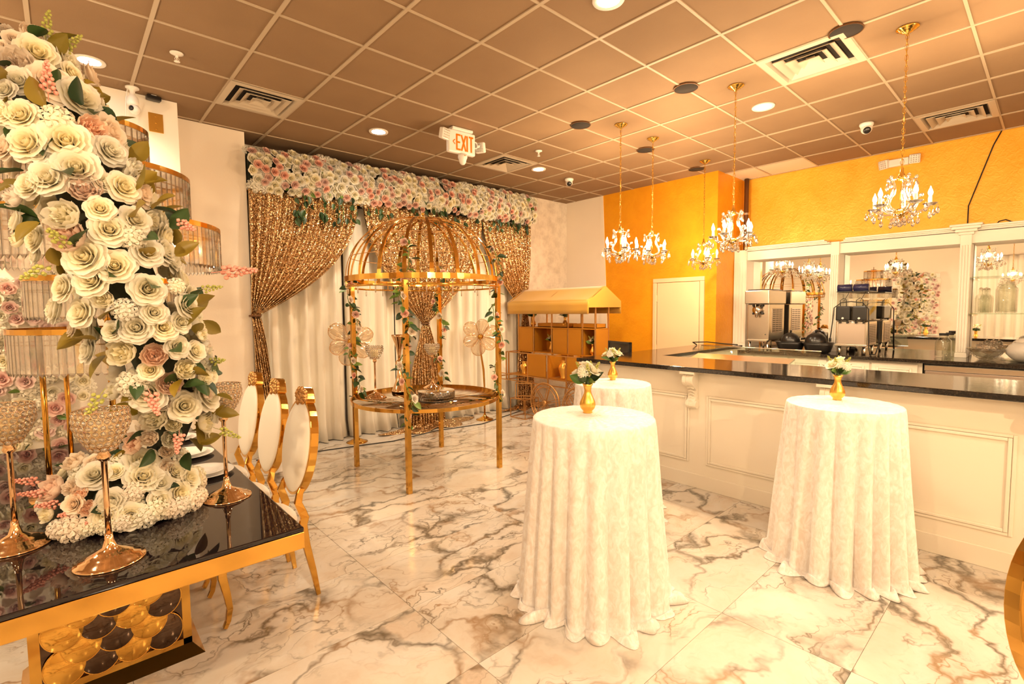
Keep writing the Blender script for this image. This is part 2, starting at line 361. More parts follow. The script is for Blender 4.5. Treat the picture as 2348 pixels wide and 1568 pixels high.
# door
door = struct(thing('door_1','peach painted flush door in the deep gold wall','door',(7.02,3.93,0)))
del door['label']; del door['category']
obj('door_leaf', MB().box(-.025,-.005,-.355,.345,0,2.04), M['peach'], door, bevel=.004)
fr = MB(); fr.box(-.035,0,.355,.42,0,2.044); fr.box(-.035,0,-.43,-.365,0,2.044); fr.box(-.035,0,-.43,.42,2.045,2.11)
obj('door_frame', fr, M['peach'], door, bevel=.008)
kn = MB(); kn.lathe([(.0,0),(.028,.003),(.028,.008),(.010,.015),(.010,.04),(.026,.05),(.03,.062),(.02,.075),(0,.078)],14); kn.xf(Matrix.Rotation(-PI/2,4,'Y'))
obj('door_knob', kn, M['brass'], door, (-.025,-.29,1.0))
for z in (.3,1.02,1.8): obj('hinge', MB().box(-.032,-.02,.346,.362,z-.05,z+.05), M['peach'], door)
# vents
for i, (a,b) in enumerate(VENT):
    lab = ['square white ceiling vent over the white column', 'white ceiling vent behind the exit sign, above the garland', 'large white ceiling vent beside a dark round hole, farthest from the curtains of the four','white ceiling vent next to the gold wall, beyond the single chandelier'][i]
    vt = thing('ceiling_vent', lab, 'vent', (cgx(a)+.305, cgy(b)-.305, CZ), 0)
    obj('duct', MB().box(-.27,.27,-.27,.27,.025,.028), M['dark'], vt)
    f = MB(); 
    for q in range(4):
        g = MB(); g.add([(-.305,-.305,-.006),(.305,-.305,-.006),(.255,-.255,-.012),(-.255,-.255,-.012),(-.235,-.235,.02),(.235,-.235,.02)], [(0,1,2,3),(3,2,5,4)], 0, False); g.xf(Matrix.Rotation(q*PI/2,4,'Z')); f.add(g.v,g.f,0,False)
    obj('vent_frame', f, M['ventw'], vt)
    for r in (.215,.145,.075):
        g = MB()
        for q in range(4):
            h = MB(); ri = r-.055; h.add([(-r,-r,-.018),(r,-r,-.018),(ri,-ri,.018),(-ri,-ri,.018),(-r,-r,-.012),(r,-r,-.012)], [(0,1,2,3),(0,4,5,1)], 0, False); h.xf(Matrix.Rotation(q*PI/2,4,'Z')); g.add(h.v,h.f,0,False)
        if r == .075: g.box(-.03,.03,-.03,.03,.014,.018)
        obj('louvre', g, M['ventw'], vt)
# recessed lights
DL = [(2.657,1.993,'bright round recessed ceiling light nearest to the middle of the ceiling edge'),(2.649,5.06,'round recessed ceiling light between the vent and the exit sign'),
      (5.009,4.941,'small round recessed light beyond the exit sign, near the back camera'),(5.154,2.009,'round recessed ceiling light among the chandeliers'),(.249,5.122,'round recessed ceiling light half behind the tall flower crescent'),
      (-1.9,2.0,'recessed ceiling light over the far left of the room'),(-1.9,5.0,'recessed light in the back left corner'),(2.65,-1.2,'recessed ceiling light behind the viewpoint'),(5.15,-1.2,'recessed ceiling light past the bar end'),(.2,.4,'recessed ceiling light just above the viewpoint'),(-1.9,-1.5,'recessed ceiling light by the rear left corner')]
for x, y, lab in DL:
    d = thing('downlight', lab, 'ceiling light', (x,y,CZ), 0)
    obj('trim_ring', MB().lathe([(.072,-.004),(.098,-.010),(.102,-.004),(.102,.004),(.072,.004)],32), M['sensor'], d)
    obj('lens', MB().lathe([(0,-.002),(.074,-.003),(.074,.004),(0,.004)],24), M['lens'], d)
    L = bpy.data.lights.new('downlight_lamp','SPOT'); L.energy = DOWN_W*4; L.color = DOWN_COL; L.spot_size = rad(150); L.spot_blend = .7; L.shadow_soft_size = .09
    lo = bpy.data.objects.new('lamp', L); COL.objects.link(lo); lo.parent = d; lo.location = (0,0,-.12)
HOLES = [(4.205,1.088,'nearest of the five, beside the big vent'),(4.191,2.295,'between the big vent and the middle chandeliers'),(4.164,3.481,'left of the first hanging chandelier canopy'),(5.406,3.487,'beside the second chandelier canopy'),(6.684,3.486,'farthest of the five, by the gold corner')]
for x, y, w_ in HOLES:
    h = thing('ceiling_hole', 'dark round ceiling hole at a grid crossing, ' + w_, 'ceiling hole', (x,y,CZ), 0)
    obj('dark_disc', MB().lathe([(0,-.008),(.10,-.008),(.103,-.004),(.103,0),(0,0)],24), M['dark'], h)
    obj('rim', MB().band(.108,.100,-.010,0,28), M['copper'], h)
for x, y, lab in ((.732,4.543,'white sprinkler head on the ceiling in front of the column'),(4.442,4.38,'white sprinkler head on the ceiling beyond the exit sign')):
    s = thing('sprinkler', lab, 'sprinkler', (x,y,CZ), 0)
    obj('escutcheon', MB().lathe([(.045,0),(.045,-.004),(.03,-.012),(.012,-.016),(0,-.016)],20), M['sensor'], s)
    q = MB(); q.lathe([(.010,-.014),(.010,-.03),(.004,-.034),(.004,-.06),(.001,-.062)],10); q.lathe([(.0,-.066),(.02,-.064),(.02,-.061),(0,-.060)],14)
    q.tube([(.009,0,-.03),(.014,0,-.045),(.004,0,-.062)],.0025,5); q.tube([(-.009,0,-.03),(-.014,0,-.045),(-.004,0,-.062)],.0025,5)
    obj('sprinkler_body', q, M['sensor'], s)
# ---------------------------------------------------------------- exit sign
es = thing('exit_sign','white exit sign with orange letters and two lamp heads','sign',(3.285,4.42,CZ), rad(-4))
obj('canopy', MB().box(-.13,.13,-.05,.05,-.03,0), M['sensor'], es, bevel=.008)
obj('housing', MB().box(-.17,.17,-.03,.03,-.265,-.03), M['sensor'], es, bevel=.014)
def letters(strokes, ox, oz, w_, h_, y, th):
    g = MB()
    for (x0,z0),(x1,z1) in strokes: g.bar((ox+x0*w_, y, oz+z0*h_), (ox+x1*w_, y, oz+z1*h_), .006, th, up=Vector((0,1,0)).cross(Vector((x1-x0,0,(z1-z0)*h_/w_)).normalized()))
    return g
ST = {'E':[((0.08,0),(0.08,1)),((0,.04),(1,.04)),((0,.5),(.9,.5)),((0,.96),(1,.96))],'X':[((0,0),(1,1)),((0,1),(1,0))],'I':[((.5,0),(.5,1))],'T':[((.5,0),(.5,1)),((0,.96),(1,.96))],'<':[((1,0),(0,.5)),((0,.5),(1,1))]}
for chn, ox, ww in (('E',-.075,.05),('X',-.012,.055),('I',.046,.03),('T',.085,.055)):
    g = MB()
    for a, b in ST[chn]:
        p, q = Vector((ox+a[0]*ww,0,-.235+a[1]*.165)), Vector((ox+b[0]*ww,0,-.235+b[1]*.165)); d = (q-p).normalized(); n_ = Vector((-d.z,0,d.x))*.009
        g.add([p+n_+Vector((0,e,0)) for e in (0,)]+[p-n_, q-n_, q+n_]+[p+n_+Vector((0,-.003,0)), p-n_+Vector((0,-.003,0)), q-n_+Vector((0,-.003,0)), q+n_+Vector((0,-.003,0))], [(7,6,5,4),(0,1,2,3),(0,4,5,1),(1,5,6,2),(2,6,7,3),(3,7,4,0)],0,False)
    lt = obj('letter', g, M['red'], es, (0,-.0305,0))
g = MB()
for a, b in ST['<']:
    p, q = Vector((-.118+a[0]*.025,0,-.18+a[1]*.05)), Vector((-.118+b[0]*.025,0,-.18+b[1]*.05)); d=(q-p).normalized(); n_=Vector((-d.z,0,d.x))*.0045; k=Vector((0,-.003,0))
    g.add([p+n_,p-n_,q-n_,q+n_,p+n_+k,p-n_+k,q-n_+k,q+n_+k],[(7,6,5,4),(0,1,2,3),(0,4,5,1),(1,5,6,2),(2,6,7,3),(3,7,4,0)],0,False)
obj('arrow', g, M['red'], es, (0,-.0305,0))
def lamp_head(parent, loc, rz, name='lamp_head'):
    h = obj(name, MB().box(-.055,.055,-.03,.03,-.055,.055), M['sensor'], parent, loc, (rad(12),0,rz), bevel=.012)
    g = MB()
    for i in range(4):
        for j in range(4): g.ball((-.036+i*.024,-.032,-.036+j*.024),.009,6,4)
    obj('lens_array', g, M['crystal'], h); return h
lamp_head(es, (-.225,-.035,-.10), rad(18)); lamp_head(es, (.27,.02,-.14), rad(-60))
g = MB(); g.tube([(.17,0,-.10),(.205,0,-.105),(.215,0,-.135),(.205,0,-.165),(.17,0,-.17)],.008,6); g.ball((.23,.0,-.135),.018); g.bar((-.17,0,-.10),(-.2,0,-.1),.03); obj('bracket', g, M['sensor'], es)
g = MB(); g.lathe([(.05,0),(.052,-.03),(.042,-.055),(.035,-.085),(.02,-.105),(0,-.11)],16); obj('under_sensor', g, M['sensor'], es, (.02,0,-.265))
g = MB(); g.box(.062-.07,.075-.07,-.052,-.045,-.03,-.018); obj('sensor_tab', g, M['goldsat'], es, (.02,0,-.262))
# emergency light on the gold wall
el = thing('emergency_light','white twin-head emergency light high on gold wall behind chandelier','emergency light',(XR,1.41,3.44), -PI/2)
obj('housing', MB().box(-.10,.10,-.06,0,-.045,.045), M['sensor'], el, bevel=.01)
lamp_head(el,(-.15,-.04,.0), rad(-25)); lamp_head(el,(.155,-.04,.01), rad(15))
# cameras
def domecam(x,y,lab,rz,yaw=0):
    c = thing('security_camera', lab, 'camera', (x,y,CZ), rz)
    obj('mount_base', MB().lathe([(.065,0),(.065,-.018),(.058,-.03),(.05,-.05),(0,-.05)],24), M['sensor'], c)
    e = obj('camera_ball', MB().ball((0,0,0),.052,18,12), M['sensor'], c, (0,-.01,-.062))
    q = MB(); q.lathe([(0,.046),(.033,.044),(.036,.052),(.02,.058),(0,.060)],20); q.xf(zto((0,-.85,-.5)).to_4x4()); obj('camera_lens', q, M['black'], e)
domecam(5.719,5.001,'white dome security camera above the plaster wall at the back', rad(-45)); domecam(6.453,1.452,'white dome security camera near the gold wall vent', rad(-70))
bc = thing('bullet_camera','white pan camera hung from ceiling at the column top','camera',(.541,5.466,CZ),0)
obj('base', MB().lathe([(.05,0),(.05,-.012),(.02,-.03),(.018,-.06),(.03,-.075),(.04,-.09),(.045,-.13),(.04,-.16),(0,-.162)],20), M['sensor'], bc)
e = obj('camera_ball', MB().ball((0,0,0),.042,16,10), M['sensor'], bc, (.01,-.01,-.19)); q = MB(); q.lathe([(0,.036),(.02,.036),(.022,.042),(0,.046)],14); q.xf(zto((-.7,-.7,0)).to_4x4()); obj('camera_lens', q, M['black'], e)
obj('cable', MB().tube([(-.03,0,0),(-.045,.01,-.1),(-.05,.05,-.25),(-.05,.09,-.5)],.005,6), M['sensor'], bc)
ds = thing('motion_detector','small black box under ceiling at column top','detector',(.70,5.55,CZ),rad(8))
obj('body', MB().box(-.055,.055,-.03,.03,-.045,-.005), M['black'], ds, bevel=.008); obj('clip', MB().box(-.02,.02,-.02,.02,-.006,0), M['sensor'], ds); 
bp = thing('brass_plate','brass blank wall plate with screws on the white column','wall plate',(.715,5.60,3.37),0)
obj('plate', MB().box(-.055,.055,-.006,0,-.085,.085), M['goldsat'], bp, bevel=.003)
for z in (-.055,0,.055): q = MB().lathe([(.007,0),(.005,.003),(0,.004)],8); q.xf(Matrix.Rotation(PI/2,4,'X')); obj('screw', q, M['brass'], bp, (0,-.006,z))
# pipes and cables near gold wall
pp = thing('wall_pipe','dark metal pipe down the notch beside gold wall','pipe',(7.79,3.25,1.05),0)
obj('pipe', MB().tube([(0,0,0),(0,0,1.0),(.0,0,2.0),(0,0,CZ-1.055)],.035,12), M['copper'], pp)
for z in (.9,2.0): obj('pipe_clamp', MB().band(.045,.034,z,z+.03,16), M['steel'], pp)
tag(obj('wall_cable', MB().tube([(XR-.008,.50,CZ),(XR-.01,.56,3.45),(XR-.012,.66,3.1),(XR-.012,.745,2.80),(XR-.012,.745,2.60),(XR-.012,.72,2.53)],.006,6), M['matblack']), 'thin dark cable looping down the gold wall above mirrors','cable')
tag(obj('cable_loop', MB().tube([(XR-.01,.52,2.54),(XR-.012,.48,2.59),(XR-.012,.43,2.60),(XR-.012,.36,2.56),(XR-.012,.34,2.53)],.006,6), M['matblack']), 'short dark cable loop on top of the mirror cornice','cable')
# ---------------------------------------------------------------- front bar
BZ = 1.12
bar = thing('bar_counter','long ivory panelled bar with black granite top','bar',(0,0,0),0)
g = MB(); g.box(4.22,4.75,-1.6,3.38,0,1.08); g.box(4.75,7.0,3.0,3.38,0,1.08)
obj('bar_body', g, M['barpaint'], bar)
def slab(pts, z0, z1): return MB().poly(pts,'z',z0,z1)
obj('granite_top', slab([(4.07,-1.6),(4.92,-1.6),(4.92,2.93),(7.0,2.93),(7.0,3.46),(4.07,3.46)],BZ-.04,BZ), [M['granite']], bar, bevel=.006)
obj('baseboard', MB().box(4.205,4.22,-1.6,3.39,0,.13), M['barpaint'], bar, bevel=.004)
def frame_panel(y0,y1,z0,z1):
    g = MB()
    for k,(o,h) in enumerate(((0,.010),(.022,.016))):
        a,b,c,d = y0+o,y1-o,z0+o,z1-o; w_=.020
        g.box(4.22-h,4.22,a+w_+.0005,b-w_-.0005,d-w_,d); g.box(4.22-h,4.22,a+w_+.0005,b-w_-.0005,c,c+w_); g.box(4.22-h,4.22,a,a+w_,c,d); g.box(4.22-h,4.22,b-w_,b,c,d)
    return g
for y0,y1 in ((2.23,3.28),(1.12,2.07),(.125,.98),(-1.0,-.03)):
    obj('panel_moulding', frame_panel(y0,y1,.23,.86), M['barpaint'], bar, bevel=.004)
def corbel(y):
    c = MB(); W=.05
    # S-shaped side profile in x,z (front at low x)
    def scroll(cx,cz,r,n=20): return [(cx+r*math.cos(2*PI*i/n), cz+r*math.sin(2*PI*i/n)) for i in range(n)]
    for dy,sc_ in ((-W,1.0),(-W*.33,.93),(W*.33,1.0)):
        for cx,cz,r in ((4.135,1.0,.055),(4.185,.775,.038)):
            c.poly(scroll(cx,cz,r*sc_),'y',y+dy,y+dy+W*.66)
    body=[(4.22,1.05),(4.12,1.05),(4.09,1.01),(4.10,.96),(4.15,.93),(4.185,.90),(4.18,.85),(4.155,.80),(4.15,.76),(4.18,.735),(4.22,.735)]
    c.poly(body,'y',y-W*.8,y+W*.8)
    for k in range(5):
        z=.80+k*.03; c.tube([(4.165+.012*math.sin(k),y-.03,z),(4.158+.012*math.sin(k),y,z+.012),(4.165+.012*math.sin(k),y+.03,z)],.009,5)
    c.box(4.075,4.22,y-.07,y+.07,1.055,1.08)
    return c
for y in (3.36,2.19,1.10,-.02): obj('corbel', corbel(y), M['barpaint'], bar, bevel=.003)
# under-bar steel bin with slanted lid and glass
ib = thing('ice_bin','stainless ice bin with slanted lid behind bar corner','ice bin',(0,0,0),0)
obj('bin_body', MB().box(4.97,5.55,1.75,2.85,.55,.97), M['steel'], ib, bevel=.01)
g = MB().add([(5.0,1.78,.985),(5.52,1.78,1.10),(5.52,2.82,1.10),(5.0,2.82,.985),(5.0,1.78,1.0),(5.52,1.78,1.115),(5.52,2.82,1.115),(5.0,2.82,1.0)],[(3,2,1,0),(4,5,6,7),(0,1,5,4),(1,2,6,5),(2,3,7,6),(3,0,4,7)],0,False)
obj('slanted_lid', g, M['steel'], ib)
obj('lid_handle', MB().tube([(5.10,2.1,1.025),(5.10,2.1,1.05),(5.10,2.4,1.05),(5.10,2.4,1.025)],.008,6), M['steel'], ib)
g = MB().add([(5.56,1.6,1.0),(5.60,2.9,1.0),(5.75,2.9,1.19),(5.71,1.6,1.19)],[(0,1,2,3)],0,False); obj('glass_guard', g, M['glassgreen'], ib, solid=.008)
obj('guard_edge', MB().tube([(5.71,1.6,1.19),(5.75,2.9,1.19)],.006,6), M['steel'], ib)
obj('bin_support', MB().box(5.0,5.5,1.8,2.8,0,.55), M['steeldk'], ib)
tag(obj('power_cable', MB().tube([(6.6,3.40,BZ+.008),(6.45,3.38,BZ+.05),(6.5,3.2,BZ+.06),(6.7,3.05,BZ+.03),(6.95,2.98,BZ+.008)],.008,6), M['matblack']), 'black cable lying on the granite near the gold corner','cable')
mo = thing('monitor','black flat monitor seen from behind the bar corner','monitor',(5.32,3.80,1.0),rad(72))
obj('screen', MB().box(-.22,.20,-.015,.015,.04,.20), M['screen'], mo); 
g = MB(); g.box(-.235,.215,-.022,-.014,.02,.22); g.box(-.235,-.21,-.022,.022,.02,.22); g.box(.19,.215,-.022,.022,.02,.22); g.box(-.235,.215,-.022,.022,.195,.22); g.box(-.235,.215,-.022,.022,.02,.045)
obj('bezel', g, M['black'], mo); g = MB(); g.bar((0,.03,.05),(0,.05,-.98),.05,.03); g.box(-.14,.14,-.06,.16,-1.0,-.97); obj('stand', g, M['black'], mo)
# ---------------------------------------------------------------- back bar
CZB = 1.05; XB = 7.02
bb = thing('back_bar_cabinet','white back bar cabinets under black granite counter','cabinet',(0,0,0),0)
obj('cabinet_body', MB().box(7.12,XR-.004,.99,3.325,0,1.01), M['white'], bb)
obj('granite_counter', MB().box(XB,XR-.004,-1.6,3.325,1.01,CZB), M['granite'], bb, bevel=.005)
obj('toe_board', MB().box(7.10,7.115,.99,3.325,0,.1), M['matblack'], bb)
for k in range(5):
    y0 = 1.03+k*.45; d = obj('cabinet_door', MB().box(7.10,7.12,y0,y0+.43,.12,.985), M['white'], bb, bevel=.004)
    g = MB()
    for o,h in ((.05,.012),(.075,.006)):
        a,b,c,e = y0+o,y0+.43-o,.12+o,.985-o
        g.box(7.10-h,7.10,a+.0205,b-.0205,e-.02,e); g.box(7.10-h,7.10,a+.0205,b-.0205,c,c+.02); g.box(7.10-h,7.10,a,a+.02,c,e); g.box(7.10-h,7.10,b-.02,b,c,e)
    obj('door_moulding', g, M['white'], d, bevel=.003)
uf = thing('under_counter_fridge','stainless under-counter fridge below glass shelves','fridge',(0,0,0),0)
obj('fridge_body', MB().box(7.10,7.85,-1.5,.975,.08,1.0), M['black'], uf)
obj('top_rail', MB().box(7.06,7.10,-1.5,.965,.93,.99), M['steel'], uf, bevel=.004)
for y0 in (-1.5,-.68,.15): 
    d = obj('fridge_door', MB().box(7.07,7.10,y0,y0+.81,.2,.925), M['steeldk'], uf, bevel=.006); obj('door_handle', MB().tube([(7.07,y0+.1,.86),(7.04,y0+.1,.86),(7.04,y0+.7,.86),(7.07,y0+.7,.86)],.01,6), M['steel'], d)
obj('plinth', MB().box(7.15,7.8,-1.5,.97,0,.08), M['black'], uf)
mw = thing('mirror_cabinet','white fluted pilasters and cornice framing back bar mirrors','mirror',(0,0,0),0)
XM = 7.84; XP = 7.58; HZ0,HZ1 = 2.345,2.50
for y0,y1 in ((-1.5,.67),(.78,1.95),(2.05,3.14)): obj('mirror_pane', MB().box(XM,XM+.02,y0,y1,CZB,HZ0+.05), M['mirror'], mw)
for y0,y1,cap in ((3.14,3.325,0),(1.955,2.05,0),(.675,.772,1)):
    g = MB(); g.box(XP,XM+.02,y0,y1,CZB,HZ1)
    n = 4; wd = (y1-y0)
    for k in range(n): yy = y0 + wd*(k+.5)/n; g.box(XP-.010,XP,yy-wd*.075,yy+wd*.075,CZB+.06,HZ0-.02)
    g.box(XP-.006,XP,y0-.004,y1+.004,CZB,CZB+.05)
    p = obj('pilaster', g, M['white'], mw, bevel=.004)
    if cap:
        q = MB()
        for e,z0,z1 in ((.02,2.44,2.47),(.045,2.47,2.50),(.075,2.50,2.53),(.09,2.53,2.555)): q.box(XP-e,XM,y0-e,y1+e,z0,z1)
        obj('capital', q, M['white'], p, bevel=.006)
for y0,y1 in ((-1.6,.675),(.772,1.955),(2.05,3.14)):
    obj('header_board', MB().box(XP+.03,XM+.02,y0,y1,HZ0,HZ1), M['white'], mw)
    q = MB()
    ya, yb = (y0-.0, y1) if y0 < 1 else (y0, y1)
    for e,z0,z1 in ((.0,2.47,2.485),(.02,2.485,2.50),(.045,2.50,2.515),(.07,2.515,2.535)): q.box(XP+.03-e,XM+.03,y0+(e if y0>.7 else 0),y1-(e if 1.9<y1<2 else 0),z0,z1)
    obj('cornice', q, M['white'], mw, bevel=.004)
# glass shelves in the last bay
for z,lab in ((1.545,'lower'),(1.955,'upper')):
    gs = thing('glass_shelf',lab+' clear glass shelf in front of the mirror','shelf',(0,0,0),0)
    obj('shelf_pane', MB().box(7.56,7.83,-1.4,.66,z,z+.010), M['glassgreen'], gs)
    for y in (.64,-.6): obj('shelf_bracket', MB().box(7.60,7.83,y-.006,y+.006,z-.02,z), M['steel'], gs)
# ---------------------------------------------------------------- machines on the back counter
fm = thing('frozen_drink_machine','tall stainless frozen drink machine beside the gold corner','drink machine',(7.16,2.80,CZB),0)
obj('cabinet', MB().box(.02,.58,-.145,.145,.14,.64), M['steel'], fm, bevel=.008)
obj('hopper_head', MB().box(-.05,.58,-.165,.16,.64,.83), M['steel'], fm, bevel=.012)
obj('hopper_lid', MB().box(.0,.5,-.14,.14,.83,.845), M['black'], fm, bevel=.004)
g = MB(); g.lathe([(.075,0),(.075,.02),(.05,.03),(.05,.06),(0,.065)],24); g.xf(Matrix.Rotation(-PI/2,4,'Y')); obj('dispenser_plate', g, M['steel'], fm, (.02,0,.56))
for y,z in ((-.06,.51),(.06,.51),(-.06,.62),(.06,.62)): obj('knob', MB().ball((0,0,0),.016,10,6), M['black'], fm, (.0,y,z))
g = MB(); g.lathe([(.0,-.07),(.018,-.06),(.022,0),(.02,.03)],12); g.tube([(-.01,0,.03),(-.03,0,.08),(-.03,0,.12)],.006,6); obj('spout', g, M['steel'], fm, (-.045,0,.52))
sv = obj('side_vent_panel', MB().box(.12,.5,-.150,-.145,.24,.58), M['steeldk'], fm)
g = MB()
for r_ in range(11):
    for c_ in range(3): g.box(.14+c_*.12,.23+c_*.12,-.153,-.149,.26+r_*.029,.272+r_*.029)
obj('vent_slots', g, M['black'], sv)
obj('drip_tray', MB().box(-.03,.06,-.14,.14,.12,.145), M['steel'], fm, bevel=.004)
obj('front_knob', MB().ball((.015,-.10,.22),.008,8,6), M['black'], fm)
for x,y in ((.05,-.12),(.05,.12),(.54,-.12),(.54,.12)): obj('leg', MB().lathe([(.012,0),(.014,.01),(.02,.14)],12), M['steel'], fm, (x,y,0))
def bin_(x,y,lab,n=1):
    b = thing('black_bin',lab,'bin',(x,y,CZB),rad(8))
    g = MB().grid(lambda u,v: ((.11+.035*v)*math.copysign(abs(math.cos(2*PI*u))**.6,math.cos(2*PI*u)), (.13+.035*v)*math.copysign(abs(math.sin(2*PI*u))**.6,math.sin(2*PI*u)), .012+.115*v), 32, 4, cu=True)
    obj('tub', g, M['black'], b, solid=.006); obj('tub_base', MB().box(-.09,.09,-.11,.11,.004,.016), M['black'], b, bevel=.004); 
    obj('rim', MB().tube([((.15)*math.copysign(abs(math.cos(a))**.6,math.cos(a)), .17*math.copysign(abs(math.sin(a))**.6,math.sin(a)), .128) for a in [2*PI*i/32 for i in range(32)]],.006,6,0,True), M['black'], b)
bin_(7.24,2.40,'black plastic bin on back counter beside frozen drink machine'); bin_(7.22,2.06,'black plastic bin nearer the two-tank dispenser')
for x,y,z,r,lab in ((7.25,2.40,.14,.115,'glossy black dome lid resting in bin beside drink machine'),(7.22,2.09,.14,.125,'glossy black dome lid in front of the pilaster bin'),(7.42,2.14,.15,.115,'glossy black dome lid behind another dome lid')):
    d = thing('black_dome',lab,'lid',(x,y,CZB+z),0); 
    obj('dome', MB().lathe([(r,-.08),(r,0),(r*.97,r*.25),(r*.86,r*.5),(r*.7,r*.7),(r*.5,r*.85),(r*.25,r*.96),(.0001,r)],28), M['black'], d)
    obj('dome_knob', MB().lathe([(.012,0),(.010,.012),(.018,.02),(.012,.03),(0,.032)],12), M['black'], d, (0,0,r-.002))
jd = thing('juice_dispenser','two-tank drink dispenser with black fronts and steel base','drink machine',(7.22,1.70,CZB),0)
obj('steel_base', MB().box(0,.45,-.165,.17,.11,.41), M['steel'], jd, bevel=.008)
obj('front_panel', MB().box(-.006,0,-.14,.145,.13,.39), M['steeldk'], jd, bevel=.003)
obj('drip_rail', MB().box(-.03,.0,-.165,.17,.10,.125), M['steel'], jd, bevel=.004)
sv = obj('side_vent_panel', MB().box(.06,.40,-.170,-.165,.14,.38), M['steeldk'], jd); g = MB()
for r_ in range(10):
    for c_ in range(3): g.box(.08+c_*.105,.165+c_*.105,-.173,-.169,.155+r_*.021,.164+r_*.021)
obj('vent_slots', g, M['black'], sv)
for y in (-.085,.085):
    g = MB(); g.box(-.06,.10,y-.075,y+.078,.42,.60); h = obj('black_front', g, M['black'], jd, bevel=.014)
    obj('badge', MB().lathe([(.0,-.004),(.013,-.003),(.013,.003),(0,.004)],14), M['porcelain'], h, (-.062,y,.45), (0,PI/2,0))
    for yy in (y-.04,y+.04): obj('tap', MB().box(-.035,-.015,yy-.008,yy+.008,.385,.42), M['black'], jd)
    g = MB(); g.box(-.02,.42,y-.078,y+.08,.42,.775); obj('tank', g, M['glass'], jd, bevel=.02)
    g = MB(); g.lathe([(.045,0),(.045,.15),(0,.15)],20); g.xf(Matrix.Rotation(PI/2,4,'X')); q = obj('rolled_lid', g, M['blue'], jd, (.0,y+.075,.825)); 
    obj('tank_lid', MB().box(-.03,.42,y-.082,y+.083,.772,.785), M['black'], jd, bevel=.004)
    obj('wire_loop', MB().tube([(-.03,y-.03,.59),(-.05,y-.03,.68),(-.04,y,.70),(-.05,y+.035,.67),(-.03,y+.035,.60)],.004,6), M['matblack'], jd)
    obj('lid_wire', MB().tube([(-.02,y-.05,.77),(-.035,y-.02,.70),(-.03,y+.0,.66)],.003,5), M['matblack'], jd)
for x,y in ((.04,-.13),(.04,.135),(.41,-.13),(.41,.135)): obj('leg', MB().lathe([(.012,0),(.016,.02),(.022,.11)],12), M['steel'], jd, (x,y,0))
obj('power_cord', MB().tube([(-.03,.22,.20),(-.07,.20,.30),(-.07,.185,.45),(-.065,.18,.58),(-.07,.10,.645),(-.075,0,.655),(-.07,-.12,.64),(-.06,-.18,.56),(-.05,-.185,.3),(-.04,-.19,.1),(-.02,-.2,.01),(.1,-.23,.01),(.2,-.24,.12),(.2,-.235,.4)],.006,6), M['matblack'], jd)
obj('plug', MB().box(-.045,-.015,.21,.235,.15,.20), M['black'], jd, bevel=.005)
# ---------------------------------------------------------------- glassware
def jar(name,x,y,z,r,h,lab,grp=None,lid=M['matblack'],cat='jar'):
    j = thing(name,lab,cat,(x,y,z),0,grp)
    obj('glass_body', MB().lathe([(0,.004),(r*.92,.004),(r,.02),(r,h*.62),(r*.9,h*.72),(r*.55,h*.82),(r*.52,h*.92),(r*.50,h*.92),(r*.52,h*.82),(r*.85,h*.72),(r*.95,h*.62),(r*.95,.024),(0,.014)],24), M['glass'], j)
    obj('lid', MB().lathe([(0,h*.91),(r*.58,h*.91),(r*.58,h),(0,h)],20), lid, j); return j
jar('glass_jar',7.46,.86,CZB,.075,.28,'clear glass jar with dark lid in front of pilaster'); jar('glass_jar',7.66,.83,CZB,.065,.28,'clear glass jar half hidden behind the pilaster jar')
for x,y,lab in ((7.66,.585,'clear square glass bottle on lower shelf beside pilaster'),(7.72,.545,'clear glass bottle just behind another bottle on lower shelf')):
    j = thing('glass_bottle',lab,'bottle',(x,y,1.555),0); obj('glass_body', MB().lathe([(0,.003),(.048,.003),(.05,.01),(.05,.17),(.042,.195),(.02,.215),(.018,.26),(.022,.262),(.022,.275),(.016,.275),(.014,.215),(.044,.17),(.044,.012),(0,.010)],20), M['glass'], j)
    obj('stopper', MB().lathe([(0,.27),(.014,.27),(.016,.285),(0,.29)],12), M['crystal'], j)
j = thing('glass_canister','large ribbed clear glass canister on lower shelf','canister',(7.69,.385,1.555),0)
obj('glass_body', MB().lathe([(0,.004),(.075,.004),(.08,.012),(.082,.26),(.07,.30),(.06,.31),(.06,.32),(.052,.32),(.065,.29),(.074,.26),(.073,.018),(0,.014)],32,fold=lambda a,z: 1+.025*math.cos(12*a)), M['glass'], j)
obj('lid', MB().lathe([(0,.318),(.066,.318),(.07,.328),(.05,.345),(.018,.352),(.014,.37),(.02,.38),(0,.385)],24), M['glass'], j)
def swirl(a,z): return 1+.06*math.cos(8*a+z*30)
b = thing('glass_bowl','swirled glass fruit bowl below the glass shelves','bowl',(7.44,.50,CZB),0)
obj('bowl_glass', MB().lathe([(0,.004),(.05,.004),(.09,.03),(.13,.075),(.16,.125),(.155,.13),(.12,.08),(.08,.04),(0,.016)],40,fold=swirl), M['glassbowl'], b)
CPL = ['nearest the mirror','between mirror and pilaster','in front, toward the pilaster','foremost over the rim','in front, toward the tureen','behind, toward the tureen']
for k in range(6):
    a = k*1.05; e = thing('crystal_piece','cut crystal piece in the swirled bowl, '+CPL[k],'glass',(7.44+.055*math.cos(a),.50+.06*math.sin(a),CZB+.125+.02*(k%2)),a,'crystal pieces in the glass bowl')
    obj('cut_body', MB().lathe([(0,-.03),(.03,-.02),(.04,0),(.03,.025),(0,.035)],6), M['crystal'], e); obj('cut_tip', MB().lathe([(.012,.03),(.006,.045),(0,.05)],6), M['crystal'], e)
t_ = thing('glass_tureen','large round frosted glass tureen at the counter end','bowl',(7.44,.20,CZB),0)
